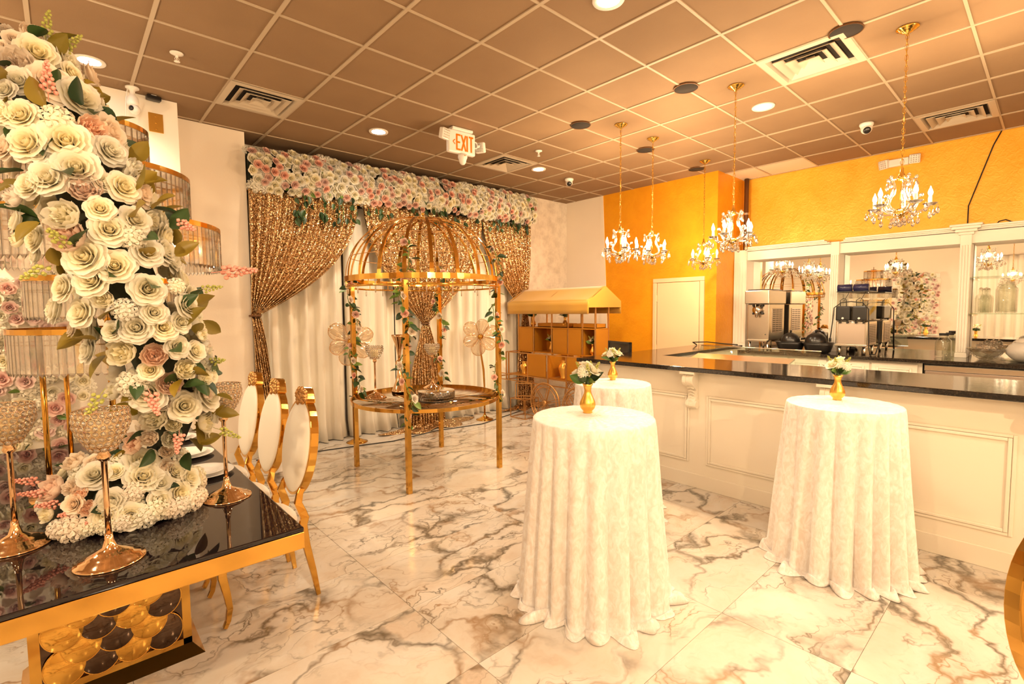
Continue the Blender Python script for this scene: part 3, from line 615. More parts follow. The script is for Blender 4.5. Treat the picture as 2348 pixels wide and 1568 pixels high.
obj('bowl_glass', MB().lathe([(0,.004),(.06,.004),(.11,.03),(.15,.08),(.155,.12),(.13,.17),(.09,.20),(.08,.20),(.12,.165),(.145,.12),(.14,.08),(.10,.04),(0,.014)],36,fold=lambda a,z:1+.015*math.cos(6*a+z*25)), M['frost'], t_)
obj('lid', MB().lathe([(.09,.2),(.08,.225),(.05,.245),(.015,.25),(.012,.262),(.02,.275),(0,.285)],28), M['frost'], t_)
pl = thing('glass_plate','clear glass plate tucked beside the frosted tureen','plate',(7.30,.27,CZB),0); obj('plate_disc', MB().lathe([(0,.004),(.06,.004),(.10,.02),(.10,.024),(.055,.009),(0,.009)],28), M['glass'], pl)
obj('plate_rim', MB().ring(.10,.004,(0,0,.022),32,6), M['glass'], pl)
# ---------------------------------------------------------------- flower and leaf meshes (unit size, facing +Z)
def petal_patch(g, th, rb, L, a0, a1, W, z0=0, nu=4, nv=4, wob=0):
    r, z, pr, pz = rb, z0, [rb], [z0]
    for j in range(nv):
        a = a0+(a1-a0)*(j+.5)/nv; r += L/nv*math.sin(a); z += L/nv*math.cos(a); pr.append(r); pz.append(z)
    ph = R.random()*6
    def fn(u,v):
        uu = 2*u-1; ve = v*(1-.22*uu*uu*v); j = min(nv-1,int(ve*nv)); f = ve*nv-j
        rr = pr[j]*(1-f)+pr[j+1]*f; zz = pz[j]*(1-f)+pz[j+1]*f
        wd = W*math.sin(PI*(.16+.62*v))**.8
        a = th + uu*wd/max(rr,.22); rr += wob*v*math.sin(5*uu+ph); return (rr*math.cos(a), rr*math.sin(a), zz+wob*v*math.cos(4*uu+ph))
    g.grid(fn,nu,nv)
def rose_mesh(name, m, lite=False, wob=.018):
    g = MB(); z0=-.25
    LY = [(3,.06,.66,2,-14,.24),(3,.13,.68,2,-6,.34),(4,.19,.68,4,8,.46),(5,.25,.70,10,28,.56),(5,.31,.74,18,52,.70),(6,.36,.78,30,76,.74),(6,.42,.70,48,94,.78)]
    if lite: LY = [(3,.08,.66,2,-6,.30),(4,.18,.68,6,18,.50),(5,.27,.74,16,52,.68),(6,.36,.80,34,92,.74)]
    off = 0
    for n,rb,L,a0,a1,W in LY:
        off += 1.1
        for k in range(n): petal_patch(g, off+2*PI*k/n+R.uniform(-.12,.12), rb, L*R.uniform(.93,1.05), rad(a0), rad(a1+R.uniform(-8,8)), W, z0, 3 if lite else 4, 3 if lite else 4, wob)
    g.lathe([(.09,z0),(.10,.2),(.05,.30),(0,.31)],8)
    return g.mesh(name, m)
def peony_mesh(name, m):
    g = MB()
    for n,rb,L,a0,a1,W in ((8,.10,1.15,95,-12,.46),(7,.10,1.0,85,-25,.42),(6,.08,.85,70,-25,.36)):
        for k in range(n): petal_patch(g, 2*PI*k/n+rb*20+L, rb, L*R.uniform(.92,1.06), rad(a0), rad(a1), W, -.42, 4, 5, .05)
    for k in range(14): petal_patch(g, R.uniform(0,6.28), R.uniform(.03,.30), R.uniform(.5,.75), rad(R.uniform(-10,15)), rad(R.uniform(-15,45)), .16, -.15, 3, 3, .06)
    return g.mesh(name, m)
def hyd_mesh(name, m, n=30, sz=.34):
    g = MB()
    for k in range(n):
        z = 1-(k+.5)/n*1.25; a = k*2.39996; r = math.sqrt(max(0,1-z*z)); nrm = Vector((r*math.cos(a),r*math.sin(a),z)); Q = zto(nrm); c = nrm*.82+Vector((0,0,-.15))
        for q in range(4):
            b = q*PI/2+k; pts = [(0,0,0),(sz*.75*math.cos(b-.55),sz*.75*math.sin(b-.55),.05),(sz*1.12*math.cos(b-.2),sz*1.12*math.sin(b-.2),.10),(sz*1.12*math.cos(b+.2),sz*1.12*math.sin(b+.2),.10),(sz*.75*math.cos(b+.55),sz*.75*math.sin(b+.55),.05)]
            g.add([c+Q@Vector(p) for p in pts],[(0,1,2),(0,2,3),(0,3,4)])
    g.ball((0,0,-.2),.62,10,6); return g.mesh(name, m)
def leaf_mesh(name, m, ww=.34):
    g = MB(); N=6
    def fn(u,v):
        s = math.sin(PI*min(1,.04+v*.96))**.8*(1-.25*v); x=(2*u-1)*ww*s; return (x, v, -.18*v*v + abs(x)*.45)
    g.grid(fn,4,N); return g.mesh(name, m)
def sprig_mesh(name, m, n=22):
    g = MB(); g.tube([(0,0,0),(0,.03,.5),(0,.0,1)],.012,4)
    for k in range(n):
        t_ = .25+.75*k/n; a = k*2.4; r = .16*(1.15-t_); c = Vector((r*math.cos(a), r*math.sin(a), t_)); g.ball(c,.055*(1.25-t_*.6),5,4)
    return g.mesh(name, m)
ROSE = {k: [rose_mesh('rose_'+k, M[k]) for _ in range(2)] for k in ('p_white','p_blush')}
PEO = {k: [peony_mesh('peony_'+k, M[k]) for _ in range(2)] for k in ('p_white','p_blush','p_peach')}
HYD = {k: hyd_mesh('hydrangea_'+k, M[k]) for k in ('p_white','p_blush')}
LROSE = {k: rose_mesh('small_rose_'+k, M[k], True) for k in ('p_white','p_pink','p_mauve','p_blush')}
LEAF = {k: leaf_mesh('leaf_'+k, M[k]) for k in ('leaf','leafol','leafgr')}
SPR = sprig_mesh('sprig', M['sprig']); AST = sprig_mesh('astilbe', M['astilbe'], 30)
def flower(t_, parent, p, r, n):
    rot = zto(n).to_euler(); rot.rotate_axis('Z', R.uniform(0,6.28))
    if t_ == 'R': o = put('rose', R.choice(ROSE['p_white']), parent, p, rot, r*1.36)
    elif t_ == 'B': o = put('blush_rose', R.choice(ROSE['p_blush']) if R.random()<.4 else R.choice(PEO['p_blush']), parent, p, rot, r*1.3)
    elif t_ == 'P': o = put('peony', R.choice(PEO['p_peach']), parent, p, rot, r*1.25)
    elif t_ == 'W': o = put('white_peony', R.choice(PEO['p_white']), parent, p, rot, r*1.12)
    else: o = put('hydrangea', HYD['p_white' if R.random()<.7 else 'p_blush'], parent, p, rot, r*1.25)
    return o
def leaf(parent, p, d, s, k='leaf', name='leaf'):
    d = Vector(d).normalized(); up = Vector((R.uniform(-1,1),R.uniform(-1,1),R.uniform(.2,1)))
    x = d.cross(up).normalized(); z = x.cross(d); m3 = Matrix((x,d,z)).transposed()
    return put(name, LEAF[k], parent, p, m3, s)
# ---------------------------------------------------------------- cocktail tables
def cloth(name, r, h, seed, lab, loc, rot=0):
    rr = random.Random(seed); ph = [rr.uniform(0,6.28) for _ in range(8)]; N = 240
    nf = rr.choice((19,21,20))
    def prof(a, t_):
        # t_ 0..1 down the drop, >1 pooling on the floor
        w1 = .5+.5*math.sin(nf*a+ph[0]+.9*math.sin(2*a+ph[1])); w2 = math.sin(5*a+ph[2]); w3 = math.sin(23*a+ph[3]+3*t_)
        amp = .006+.085*min(1,t_)**.7
        flare = r + .050*min(1,t_)**1.2
        q = flare + amp*(abs(math.sin(nf*.5*a+ph[0]+.9*math.sin(2*a+ph[1])))**.75-.62) + .02*t_*w2 + .006*w3*min(1,t_)
        return q
    g = MB()
    rows = []
    rows.append([(0.0001*math.cos(2*PI*k/N),0.0001*math.sin(2*PI*k/N),h) for k in range(N)])
    for f in (.35,.7,.93,.985): rows.append([(r*f*math.cos(2*PI*k/N), r*f*math.sin(2*PI*k/N), h+.0008*math.sin(k*.7)) for k in range(N)])
    rows.append([(r*math.cos(2*PI*k/N), r*math.sin(2*PI*k/N), h-.005) for k in range(N)])
    NV=26
    for j in range(1,NV+1):
        t_ = j/NV; row=[]
        for k in range(N):
            a = 2*PI*k/N; q = prof(a,t_); z = (h-.01)*(1-t_)+.014*max(0,(t_-.9)*10)*(1+math.sin(9*a+ph[4])) + .006
            row.append((q*math.cos(a), q*math.sin(a), z))
        rows.append(row)
    for j in range(1,7):
        t_ = j/6; row=[]
        for k in range(N):
            a = 2*PI*k/N; ex = .025+.045*max(0,math.sin(5*a+ph[5]))+.02*max(0,math.sin(8*a+ph[3]))+.025*max(0,math.sin(11*a+ph[6]))
            q = prof(a,1)+ex*t_; z = max(.004, .020+.012*math.sin(9*a+ph[4])+ .022*math.sin(PI*t_)*(1+math.sin(17*a+ph[7]+t_*2)) - .03*t_)
            row.append((q*math.cos(a), q*math.sin(a), z))
        rows.append(row)
    g.v = [p for row in rows for p in row]
    for i in range(len(rows)-1):
        for k in range(N): k2=(k+1)%N; g.f.append((i*N+k,i*N+k2,(i+1)*N+k2,(i+1)*N+k)); g.mi.append(0); g.sm.append(True)
    o = obj(name, g, M['velvet'], None, loc, (0,0,rot)); o.modifiers.new('s','SOLIDIFY').thickness = -.0025
    tag(o, lab, 'tablecloth'); return o
TABS = [(2.205,1.75,.342,1.03,11,'foremost in the room'),(3.63,.887,.315,1.03,23,'standing alone by the bar panel'),(3.334,2.443,.305,1.03,31,'half hidden behind the front one')]
for x,y,r,h,sd,w_ in TABS:
    t_ = thing('cocktail_table','round high cocktail table hidden under white cloth, '+w_,'table',(x,y,0),0)
    obj('table_top', MB().lathe([(0,h-.035),(r-.012,h-.035),(r-.006,h-.03),(r-.006,h-.008),(r-.012,h-.004),(0,h-.004)],40), M['white'], t_)
    obj('pole', MB().lathe([(.03,.03),(.03,h-.035)],14), M['steel'], t_); obj('base', MB().lathe([(0,.012),(.26,.012),(.26,.02),(.06,.045),(.03,.06),(0,.06)],28), M['black'], t_)
    cloth('tablecloth', r, h, sd, {11:'white crushed velvet cloth pooling on floor, on the foremost high table',23:'white crushed velvet cloth on the lone high table by bar panel',31:'white velvet cloth on high table half hidden behind front one'}[sd], (x,y,0), sd)
def bud_vase(x,y,z,s,lab,kind,parentless=True,flowers=True,rz=0):
    v = thing('bud_vase', lab, 'vase', (x,y,z), rz, 'gold bud vases')
    def fl(a,zz): return 1+.045*abs(math.cos(5*a+ .5))*(1 if zz<.105 else .3)
    obj('vase_body', MB().lathe([(0,0),(.026,0),(.028,.004),(.024,.010),(.040,.028),(.0455,.048),(.042,.068),(.030,.095),(.021,.118),(.0195,.135),(.023,.155),(.031,.172),(.028,.172),(.017,.14),(0,.12)],40,fold=fl).xf(Matrix.Scale(s,4)), M['goldsat'], v)
    b = thing('posy', {'r':'white roses and green leaves posy in ','f':'tiny blush flower posy in '}[kind]+'the '+lab, 'flowers', (x,y,z+.18*s), rz, 'posies in gold bud vases'); b['label'] = ('posy of %s in %s' % ({'r':'white roses and leaves','f':'tiny pale flowers'}[kind], lab.replace('gold bud vase','vase')))
    rr = random.Random(int(x*1000)); n = 7
    obj('stem_bundle', MB().tube([(0,0,-.05*s),(0,0,.03*s)],.012*s,6), M['leaf'], b)
    s = s*1.3
    for k in range(n):
        a = k*2.4; rd = .045*math.sqrt(k/n)*s*1.3; h = (.055-.35*rd)*1+.01*rr.random()
        if kind == 'r':
            if k%3 == 1: put('hydrangea', HYD['p_white'], b, (rd*math.cos(a),rd*math.sin(a),h*s+.01), zto((math.cos(a)*.6,math.sin(a)*.6,1)), .026*s)
            else: put('rose', LROSE['p_blush' if k%2 else 'p_white'], b, (rd*math.cos(a),rd*math.sin(a),h*s+.015), zto((math.cos(a)*.7,math.sin(a)*.7,1)), .034*s)
        else: put('small_flower', LROSE['p_blush'], b, (rd*math.cos(a),rd*math.sin(a),h*s), zto((math.cos(a)*.6,math.sin(a)*.6,1)), .02*s)
    for k in range(9):
        a = k*.72; leaf(b, (.015*math.cos(a)*s,.015*math.sin(a)*s,.0), (math.cos(a),math.sin(a),.45+.6*(k%3)), (.055+.02*(k%2))*s, 'leafgr' if k%3==0 else 'leaf')
    for k in range(4): a=k*1.7+.4; put('sprig', SPR, b, (.01*math.cos(a)*s,.01*math.sin(a)*s,.02*s), zto((math.cos(a)*.6,math.sin(a)*.6,1)), .085*s)
    return v
bud_vase(2.316-.05,1.899-.06,1.031,1.0,'gold bud vase on the foremost velvet table','r'); bud_vase(3.48,2.55,1.031,.92,'gold bud vase on the table half hidden','r'); bud_vase(3.75,.95,1.031,.95,'gold bud vase on the lone table by bar','r',rz=1)
# ---------------------------------------------------------------- gazebo with round table
gz = thing('dome_gazebo','gold birdcage dome gazebo on four posts with round smoked glass shelf','gazebo',(2.76,4.38,0),0)
DX=.535
for sx in (-1,1):
    for sy in (-1,1): obj('post', MB().box(sx*DX-.022,sx*DX+.022,sy*DX-.022,sy*DX+.022,0,1.915), M['gold'], gz, bevel=.003)
RT=.765; ZR=1.93
obj('glass_shelf', MB().lathe([(0,.748),(.742,.748),(.742,.758),(0,.758)],72), M['smokemirror'], gz)
obj('shelf_rim', MB().band(.757,.742,.728,.762,72), M['gold'], gz)
obj('dome_band', MB().band(RT+.012,RT,ZR-.005,ZR+.045,72), M['gold'], gz); obj('lower_ring', MB().ring(RT-.004,.010,(0,0,ZR-.055),72,8), M['gold'], gz)
g = MB()
for k in range(20): a=2*PI*k/20; g.bar((RT*math.cos(a),RT*math.sin(a),ZR-.055),(RT*math.cos(a),RT*math.sin(a),ZR),.006)
obj('ring_ties', g, M['gold'], gz)
HD=.615
def dome(t_): return (RT*math.cos(t_)**.84 if t_<PI/2-1e-6 else 0, ZR+.03+HD*math.sin(t_))
for k in range(20):
    a = 2*PI*(k+.5)/20; g = MB(); N=18; ca,sa=math.cos(a),math.sin(a); vs=[]
    for i in range(N+1):
        r,z = dome(PI/2*.965*i/N); w_=.019*(1-.4*i/N)
        for e in (0,-.006):
            for s_ in (-1,1): vs.append(((r+e)*ca-s_*w_*sa,(r+e)*sa+s_*w_*ca,z+e*.4))
    fs=[]
    for i in range(N):
        b=4*i; fs += [(b,b+1,b+5,b+4),(b+2,b+6,b+7,b+3),(b,b+4,b+6,b+2),(b+1,b+3,b+7,b+5)]
    g.add(vs,fs,0,False); obj('rib', g, M['gold'], gz)
for f in (.22,.45,.68): r,z=dome(PI/2*f); obj('hoop_wire', MB().ring(r-.008,.0035,(0,0,z),72,6), M['wiregold'], gz)
obj('finial', MB().lathe([(.055,.0),(.06,.008),(.05,.02),(.02,.03),(.012,.05),(.018,.06),(0,.07)],20), M['brass'], gz, (0,0,ZR+HD+.022))
cm = MB(); cm.lathe([(0,0),(.006,.006),(.006,.05),(0,.056)],6); cm.ball((0,0,.066),.006,6,4); cm = cm.mesh('drop', M['crystal'])
for k in range(20): a=2*PI*(k+.3)/20; put('crystal_drop', cm, gz, ((RT-.01)*math.cos(a),(RT-.01)*math.sin(a),ZR-.055-.075), (0,0,a), (1,1,1+.6*(k%3)))
for k in range(10): a=2*PI*k/10; put('crystal_strand', cm, gz, (.45*math.cos(a),.45*math.sin(a),ZR+.18), (0,0,a), (.9,.9,4.5))
# rose vines on the posts: one garland per post
def vine(lab, pts, seed, nr, nl):
    rr = random.Random(seed); P=[Vector(p) for p in pts]
    v = thing('rose_vine', lab, 'garland', P[0], 0, None); P=[p-Vector(pts[0]) for p in P]
    fine=[]
    for i in range(len(P)-1):
        for q in range(6): fine.append(P[i].lerp(P[i+1],q/6))
    fine.append(P[-1])
    obj('vine_stem', MB().tube([f+Vector((rr.uniform(-.006,.006),rr.uniform(-.006,.006),0)) for f in fine],.004,5), M['leafgr'], v)
    for k in range(nl):
        f = fine[min(len(fine)-1,int((k+rr.random())/nl*len(fine)))]; a=rr.uniform(0,6.28); d=(math.cos(a),math.sin(a),rr.uniform(-.9,.4))
        leaf(v, f+Vector(d)*.012, d, rr.uniform(.06,.10), 'leafgr' if rr.random()<.45 else 'leaf')
    for k in range(nr):
        f = fine[int((k+.5)/nr*(len(fine)-1))]; a=rr.uniform(3.2,5.6); d=Vector((math.cos(a),math.sin(a),.25)); put('rose', LROSE['p_blush' if k%2 else 'p_pink'], v, f+d*.035, zto(d), rr.uniform(.034,.046))
def helix(x,y,z0,z1,r,n,ph=0): return [(x+r*math.cos(ph+i*1.15),y+r*math.sin(ph+i*1.15),z0+(z1-z0)*i/n) for i in range(n+1)]
gx0,gx1,gy0,gy1 = 2.76-DX,2.76+DX,4.38-DX,4.38+DX
vine('rose vine around gazebo post nearest the viewer', helix(gx0,gy0,2.28,.62,.045,14,4), 3, 11, 62)
vine('rose vine around gazebo post beside the white-cloth curtain chairs', helix(gx0,gy1,1.98,.72,.05,11,1), 4, 8, 46)
vine('rose vine down gazebo post nearest the candy cart', helix(gx1,gy0,2.30,.70,.05,13,2.6), 5, 10, 50)
vine('rose vine around the far rear gazebo post', helix(gx1,gy1,2.15,.80,.05,12,5), 6, 8, 44)
# things on the glass shelf
bead = MB(); bead.ring(.010,.0012,(0,0,0),10,4,0); bead.lathe([(0,-.004),(.0085,-.001),(.0085,.001),(0,.004)],8,(0,0,0),1); BEAD=bead.mesh('bead',[M['palewire'],M['crystal']])
def goblet(lab,x,y,z,zb,zt,rb,rbase,parts=True,grp=None):
    v = thing('crystal_candle_holder',lab,'candle holder',(x,y,z),0,grp); h0=zb-z; H=zt-zb
    obj('foot', MB().lathe([(0,.0),(rbase*.99,0),(rbase,.004),(rbase*.97,.007),(rbase*.86,.010),(rbase*.84,.016),(rbase*.66,.021),(rbase*.63,.028),(rbase*.42,.036),(rbase*.2,.052),(.013,.08),(.011,.10),(0,.1)],48), M['rose_gold'], v)
    obj('stem', MB().lathe([(.0095,.08),(.0085,h0*.5),(.0095,h0-.04),(.018,h0-.032),(.021,h0-.022),(.016,h0-.012),(.022,h0-.004),(.02,h0+.004),(0,h0+.01)],20), M['rose_gold'], v)
    obj('candle', MB().lathe([(0,h0+.02),(rb*.42,h0+.02),(rb*.44,h0+H*.66),(rb*.36,h0+H*.68),(0,h0+H*.64)],20), M['candle'], v)
    nr = 7 if parts else 6
    jb = MB()
    for j in range(nr):
        t_ = (j+.3)/(nr-.4); zz=h0+H*t_; r = rb*math.sin(min(1,.22+t_*.62)*PI*.62)*1.03 if t_<.7 else rb*(1.0-.06*(t_-.7)/.3)
        n = max(6,int(2*PI*r/.0205))
        for k in range(n):
            a = 2*PI*(k+.5*(j%2))/n; nrm=Vector((math.cos(a),math.sin(a),-.55+.75*t_)); p=(r*math.cos(a),r*math.sin(a),zz)
            if parts: put('crystal_bead', BEAD, v, p, zto(nrm), 1.02)
            else: jb.ball(p,.0105,6,4)
    if not parts: stuff(obj('crystal_beads', jb, M['crystal'], v)); 
    g = MB()
    for j in range(0,nr,2):
        t_=(j+.3)/(nr-.4); r = rb*math.sin(min(1,.22+t_*.62)*PI*.62)*1.0 if t_<.7 else rb*.96; g.ring(r,.0015,(0,0,h0+H*t_+.01),32,4)
    for k in range(10): a=k*PI/5; g.tube([(.018*math.cos(a),.018*math.sin(a),h0),(rb*.62*math.cos(a),rb*.62*math.sin(a),h0+H*.16)],.0016,4)
    obj('bowl_wire', g, M['rose_gold'], v); return v
goblet('crystal candle holder on round glass shelf, nearer the trumpet vase',2.33,4.66,.758,1.156,1.286,.085,.11,False); goblet('crystal candle holder on round glass shelf, behind the mirrored tray',3.10,4.78,.758,1.143,1.26,.085,.11,False)
tv = thing('trumpet_vase','tall rose-gold trumpet vase on the round glass shelf','vase',(2.70,4.82,.758),0)
obj('lower_cone', MB().lathe([(0,0),(.088,0),(.09,.006),(.085,.015),(.05,.10),(.028,.18),(.018,.25),(.015,.275)],32), M['rose_gold'], tv); obj('sphere', MB().ball((0,0,.31),.043,24,14), M['rose_gold'], tv)
obj('upper_cone', MB().lathe([(.013,.345),(.018,.40),(.03,.47),(.05,.54),(.073,.60),(.082,.622),(.079,.622),(.045,.53),(.02,.44),(0,.40)],32), M['rose_gold'], tv); obj('neck', MB().lathe([(.02,.268),(.02,.278),(.015,.285)],16), M['rose_gold'], tv)
tr = thing('mirrored_tray','round crystal-sided cake stand on the gazebo glass shelf','cake stand',(2.70,4.10,.758),0)
obj('mirror_plate', MB().lathe([(0,.088),(.178,.088),(.18,.092),(.178,.096),(0,.096)],48), M['mirror'], tr)
obj('base_disc', MB().lathe([(0,0),(.17,0),(.17,.012),(0,.012)],48), M['black'], tr)
cb = MB().box(-.011,.011,-.004,.004,-.012,.012).mesh('cube', M['crystal'])
for j in range(3):
    for k in range(40): a=2*PI*(k+.5*(j%2))/40; put('crystal_cube', cb, tr, (.178*math.cos(a),.178*math.sin(a),.026+j*.026), (0,0,a+PI/2))
g = MB()
for z in (.012,.039,.065,.09): g.ring(.174,.003,(0,0,z),48,5)
obj('side_wire', g, M['steel'], tr)
# ---------------------------------------------------------------- backdrop: sheer drape, sequin swags, flower garland
YD = 6.165
def drape(x0,x1,seed,y,z1,z0=.01,dens=15):
    rr=random.Random(seed); ph=rr.uniform(0,6); g=MB(); n=int((x1-x0)*60)
    def fn(u,v):
        x=x0+(x1-x0)*u; z=z1*(1-v)+z0*v; s=math.sin(x*dens*2.1+ph+1.3*math.sin(x*3.1)); s2=math.sin(x*dens*4.3+2*math.sin(x*2.2)+ph)
        return (x+.012*v*math.sin(x*9+ph), y-.045*(1+.5*v)*math.copysign(abs(s)**.7,s)-.018*s2*(.6+.5*v)-(.05*max(0,v-.93)/.07), z)
    return g.grid(fn,n,14)
for k,(xa,xb) in enumerate(((1.59,2.68),(2.70,3.38),(3.40,4.10),(4.12,4.82),(4.84,5.80))):
    o=obj('sheer_drape', drape(xa,xb,k+3,YD,2.97), M['sheer'], solid=.003)
    tag(o, ['pleated ivory sheer drape behind the dining chairs, first from the pier','pleated ivory sheer drape behind the mesh flower stand by the chairs','pleated ivory sheer drape directly behind the middle sequin swag','pleated ivory sheer drape behind the second mesh flower','pleated ivory sheer drape behind candy cart end'][k],'curtain','ivory sheer drapes of the backdrop')
def swag(lab, xt0, xt1, ztop, xt, zt, xb0, xb1, side, yb, pool=0):
    # gathered curtain: top edge [xt0,xt1] pinched at (xt,zt), falling to the floor between xb0 and xb1
    s=thing('sequin_curtain',lab,'curtain',(xt,yb,0),0,'gold sequin curtains of the backdrop'); NF=26
    def up(u,v):
        xa=xt0+(xt1-xt0)*u; tw=.075; xp=xt+(u-.5)*tw; dx=abs(xa-xt)
        e=v**(1+.55*min(1,dx/1.0)); sag=.10*min(1.3,dx)*math.sin(PI*v)
        x=xa+(xp-xa)*e; x += (1 if xa<xt else -1)*(-.12*dx)*math.sin(PI*v)*.6
        z=ztop+(zt-ztop)*v - sag*.6
        y=yb-.022*(1-.2*v)*math.sin(u*NF*2*PI/2.0)-.05*math.sin(PI*v)*.6-.02
        return (x-xt, y-yb, z)
    def dn(u,v):
        xa=xb0+(xb1-xb0)*u; xp=xt+(u-.5)*.08; e=math.sin(min(1,v*1.1)*PI/2)**.8*.85+.15*v
        x=xp+(xa-xp)*e; a=(u-.5)*2
        return (x-xt+ .01*math.sin(v*9+u*20), -.03-.024*(.5+v)*math.sin(u*NF*PI)-.06*v*(1-a*a), zt*(1-v)+.012)
    obj('upper_swag', MB().grid(up,110,26), M['sequin'], s, solid=.004)
    obj('lower_fall', MB().grid(dn,90,20), M['sequin'], s, solid=.004)
    obj('tie_band', MB().tube([(.055*math.cos(a),-.03+.03*math.sin(a),zt) for a in [2*PI*i/20 for i in range(20)]],.012,6,0,True), M['copper'], s)
    if pool:
        W=(xb1-xb0)
        def pf(u,v):
            a=PI*u; r=.04+v*(W*.85+.10*math.sin(7*a)); return ((xb0+xb1)/2-xt+1.25*r*math.cos(a)*-1, -.02-r*math.sin(a)*pool, .012+.06*(1-v)+.022*math.sin(9*a+6*v)*(1-.4*v))
        obj('pooled_hem', MB().grid(pf,48,10), M['sequin'], s, solid=.004)
    return s
swag('gold sequin curtain swept to the pier beside dining chairs',1.56,2.80,3.0,1.575,1.60,1.57,1.76,1,YD-.17)
swag('gold sequin curtain gathered in the middle behind the gazebo',2.88,4.80,3.02,3.76,1.46,3.46,4.06,0,YD-.18,.55)
swag('gold sequin curtain gathered at the end behind candy cart',4.82,5.86,3.03,5.70,1.62,5.5,5.9,-1,YD-.17,.5)
rod=thing('curtain_rod','gold curtain rail carrying the backdrop drapes','rail',(1.58,YD,3.02),0)
obj('rail', MB().tube([(0,0,0),(4.4,0,.02)],.018,10), M['goldsat'], rod); 
for x in (.02,2.1,4.36): obj('bracket', MB().box(x-.01,x+.01,0,.28,-.02,.02), M['goldsat'], rod)
fv=thing('flower_garland','long white and pink rose garland under ceiling along the backdrop','garland',(1.57,5.98,0),0)
def gz0(x): return 2.985+.018*x
def gz1(x): return 3.435+.018*x
g=MB(); g.add([(0,0.02,gz0(0)+.03),(4.38,.02,gz0(4.38)+.03),(4.38,.16,gz0(4.38)+.03),(0,.16,gz0(0)+.03),(0,.02,gz1(0)-.03),(4.38,.02,gz1(4.38)-.03),(4.38,.16,gz1(4.38)-.03),(0,.16,gz1(0)-.03)],[(3,2,1,0),(4,5,6,7),(0,1,5,4),(1,2,6,5),(2,3,7,6),(3,0,4,7)],0,False)
obj('moss_backing', g, M['foam'], fv)
rr=random.Random(5); pts=[]; tries=0
while len(pts)<285 and tries<30000:
    tries+=1; x=rr.uniform(.02,4.36); s=rr.random(); z=gz0(x)+(gz1(x)-gz0(x))*s
    if all((x-p[0])**2+(z-p[1])**2>.0042 for p in pts): pts.append((x,z,s))
for i,(x,z,s) in enumerate(pts):
    n=(rr.uniform(-.35,.35),-1,(s-.5)*1.6+rr.uniform(-.2,.2)); pink=rr.random()<.34; y=-.01-.07*math.sin(PI*s)-rr.uniform(0,.03)
    if pink: put('pink_rose', LROSE['p_pink'], fv, (x,y-.02,z), zto(n), rr.uniform(.042,.055))
    else: put('white_rose', LROSE['p_white'], fv, (x,y,z), zto(n), rr.uniform(.048,.070))
big=MB(); hb=HYD['p_white']; hv=[Vector(v.co) for v in hb.vertices]; hf=[tuple(p.vertices) for p in hb.polygons]
def join_h(mb, p, n, s):
    Q=zto(n); mb.add([Q@v*s+Vector(p) for v in hv], hf)
for k in range(210):
    x=rr.uniform(.0,4.38); s=rr.random(); join_h(big,(x,.015-.05*math.sin(PI*s),gz0(x)+(gz1(x)-gz0(x))*s),(rr.uniform(-.3,.3),-1,(s-.5)*2),rr.uniform(.06,.085))
for k in range(60): x=4.38*k/60; join_h(big,(x,.08,gz1(x)-.02),(0,-.3,1),.07)
stuff(obj('hydrangea_mass', big, M['p_white'], fv))
for (xc_,n,w_) in ((.80,38,.42),(2.35,22,.4),(3.8,22,.35),(3.1,10,.5),(1.45,8,.3)):
    for k in range(n):
        x=xc_+rr.uniform(-w_,w_); ln=rr.uniform(0,.33) if xc_<1 else rr.uniform(0,.18); leaf(fv,(x,-.06,gz0(x)-ln+.04),(rr.uniform(-.6,.6),-.3,-1),rr.uniform(.07,.11),'leaf')
for k in range(60): x=rr.uniform(0,4.3); leaf(fv,(x,-.05,gz0(x)+rr.uniform(.0,.42)),(rr.uniform(-1,1),-.5,rr.uniform(-1,.4)),rr.uniform(.05,.08),'leafgr')
g=MB()
for x0,l_ in ((.55,.30),(.78,.24),(1.0,.32),(2.4,.16),(3.85,.2),(4.0,.25)): g.tube([(x0,-.05,gz0(x0)+.06),(x0+.03,-.07,gz0(x0)-l_*.5),(x0+.01,-.06,gz0(x0)-l_)],.004,5)
obj('trailing_stems', g, M['leafgr'], fv)
# ---------------------------------------------------------------- mesh flower floor stands
def mesh_flower(lab,x,y,zc,rz,sc_):
    s=thing('mesh_flower_stand',lab,'flower stand',(x,y,0),rz)
    obj('base', MB().lathe([(0,0),(.13,0),(.13,.006),(.09,.02),(.03,.05),(.014,.09),(0,.09)],28), M['gold'], s)
    obj('stem', MB().tube([(0,0,.06),(.0,0,.5),(-.01,.0,.75),(-.05,.02,zc-.22),(-.055,-.0,zc)],[.014,.013,.016,.013,.010],8), M['gold'], s)
    c=Vector((-.055,-.04,zc)); obj('gold_ball', MB().ball(c+Vector((0,-.03,0)),.042,18,12), M['gold'], s)
    for k in range(6):
        a=rad(80)+2*PI*k/6; L=sc_*(1.0 if k%2 else .9); nx,nz=math.cos(a),math.sin(a)
        def fn(u,v):
            uu=2*u-1; wd=.80*math.sin(PI*(.10+.72*v))**.9; p=v*L*(1-.12*uu*uu*v); b=a+uu*wd*(.75 if v>.2 else .6); rr_=p
            return (c.x+rr_*math.cos(b), c.y-.02-.05*v+.10*v*v*(k%2)+.012*math.sin(6*uu+k), c.z+rr_*math.sin(b))
        pt=obj('mesh_petal', MB().grid(fn,10,8), M['mesh'], s, solid=.002)
        edge=[fn(0,j/8) for j in range(1,9)]+[fn(i/10,1) for i in range(1,11)]+[fn(1,1-j/8) for j in range(1,8)]
        obj('petal_wire', MB().tube(edge,.004,5), M['rose_gold'], pt)
        g=MB()
        for q in (.25,.5,.75): g.tube([fn(q,j/8) for j in range(1,9)],.0015,4)
        obj('petal_veins', g, M['rose_gold'], pt)
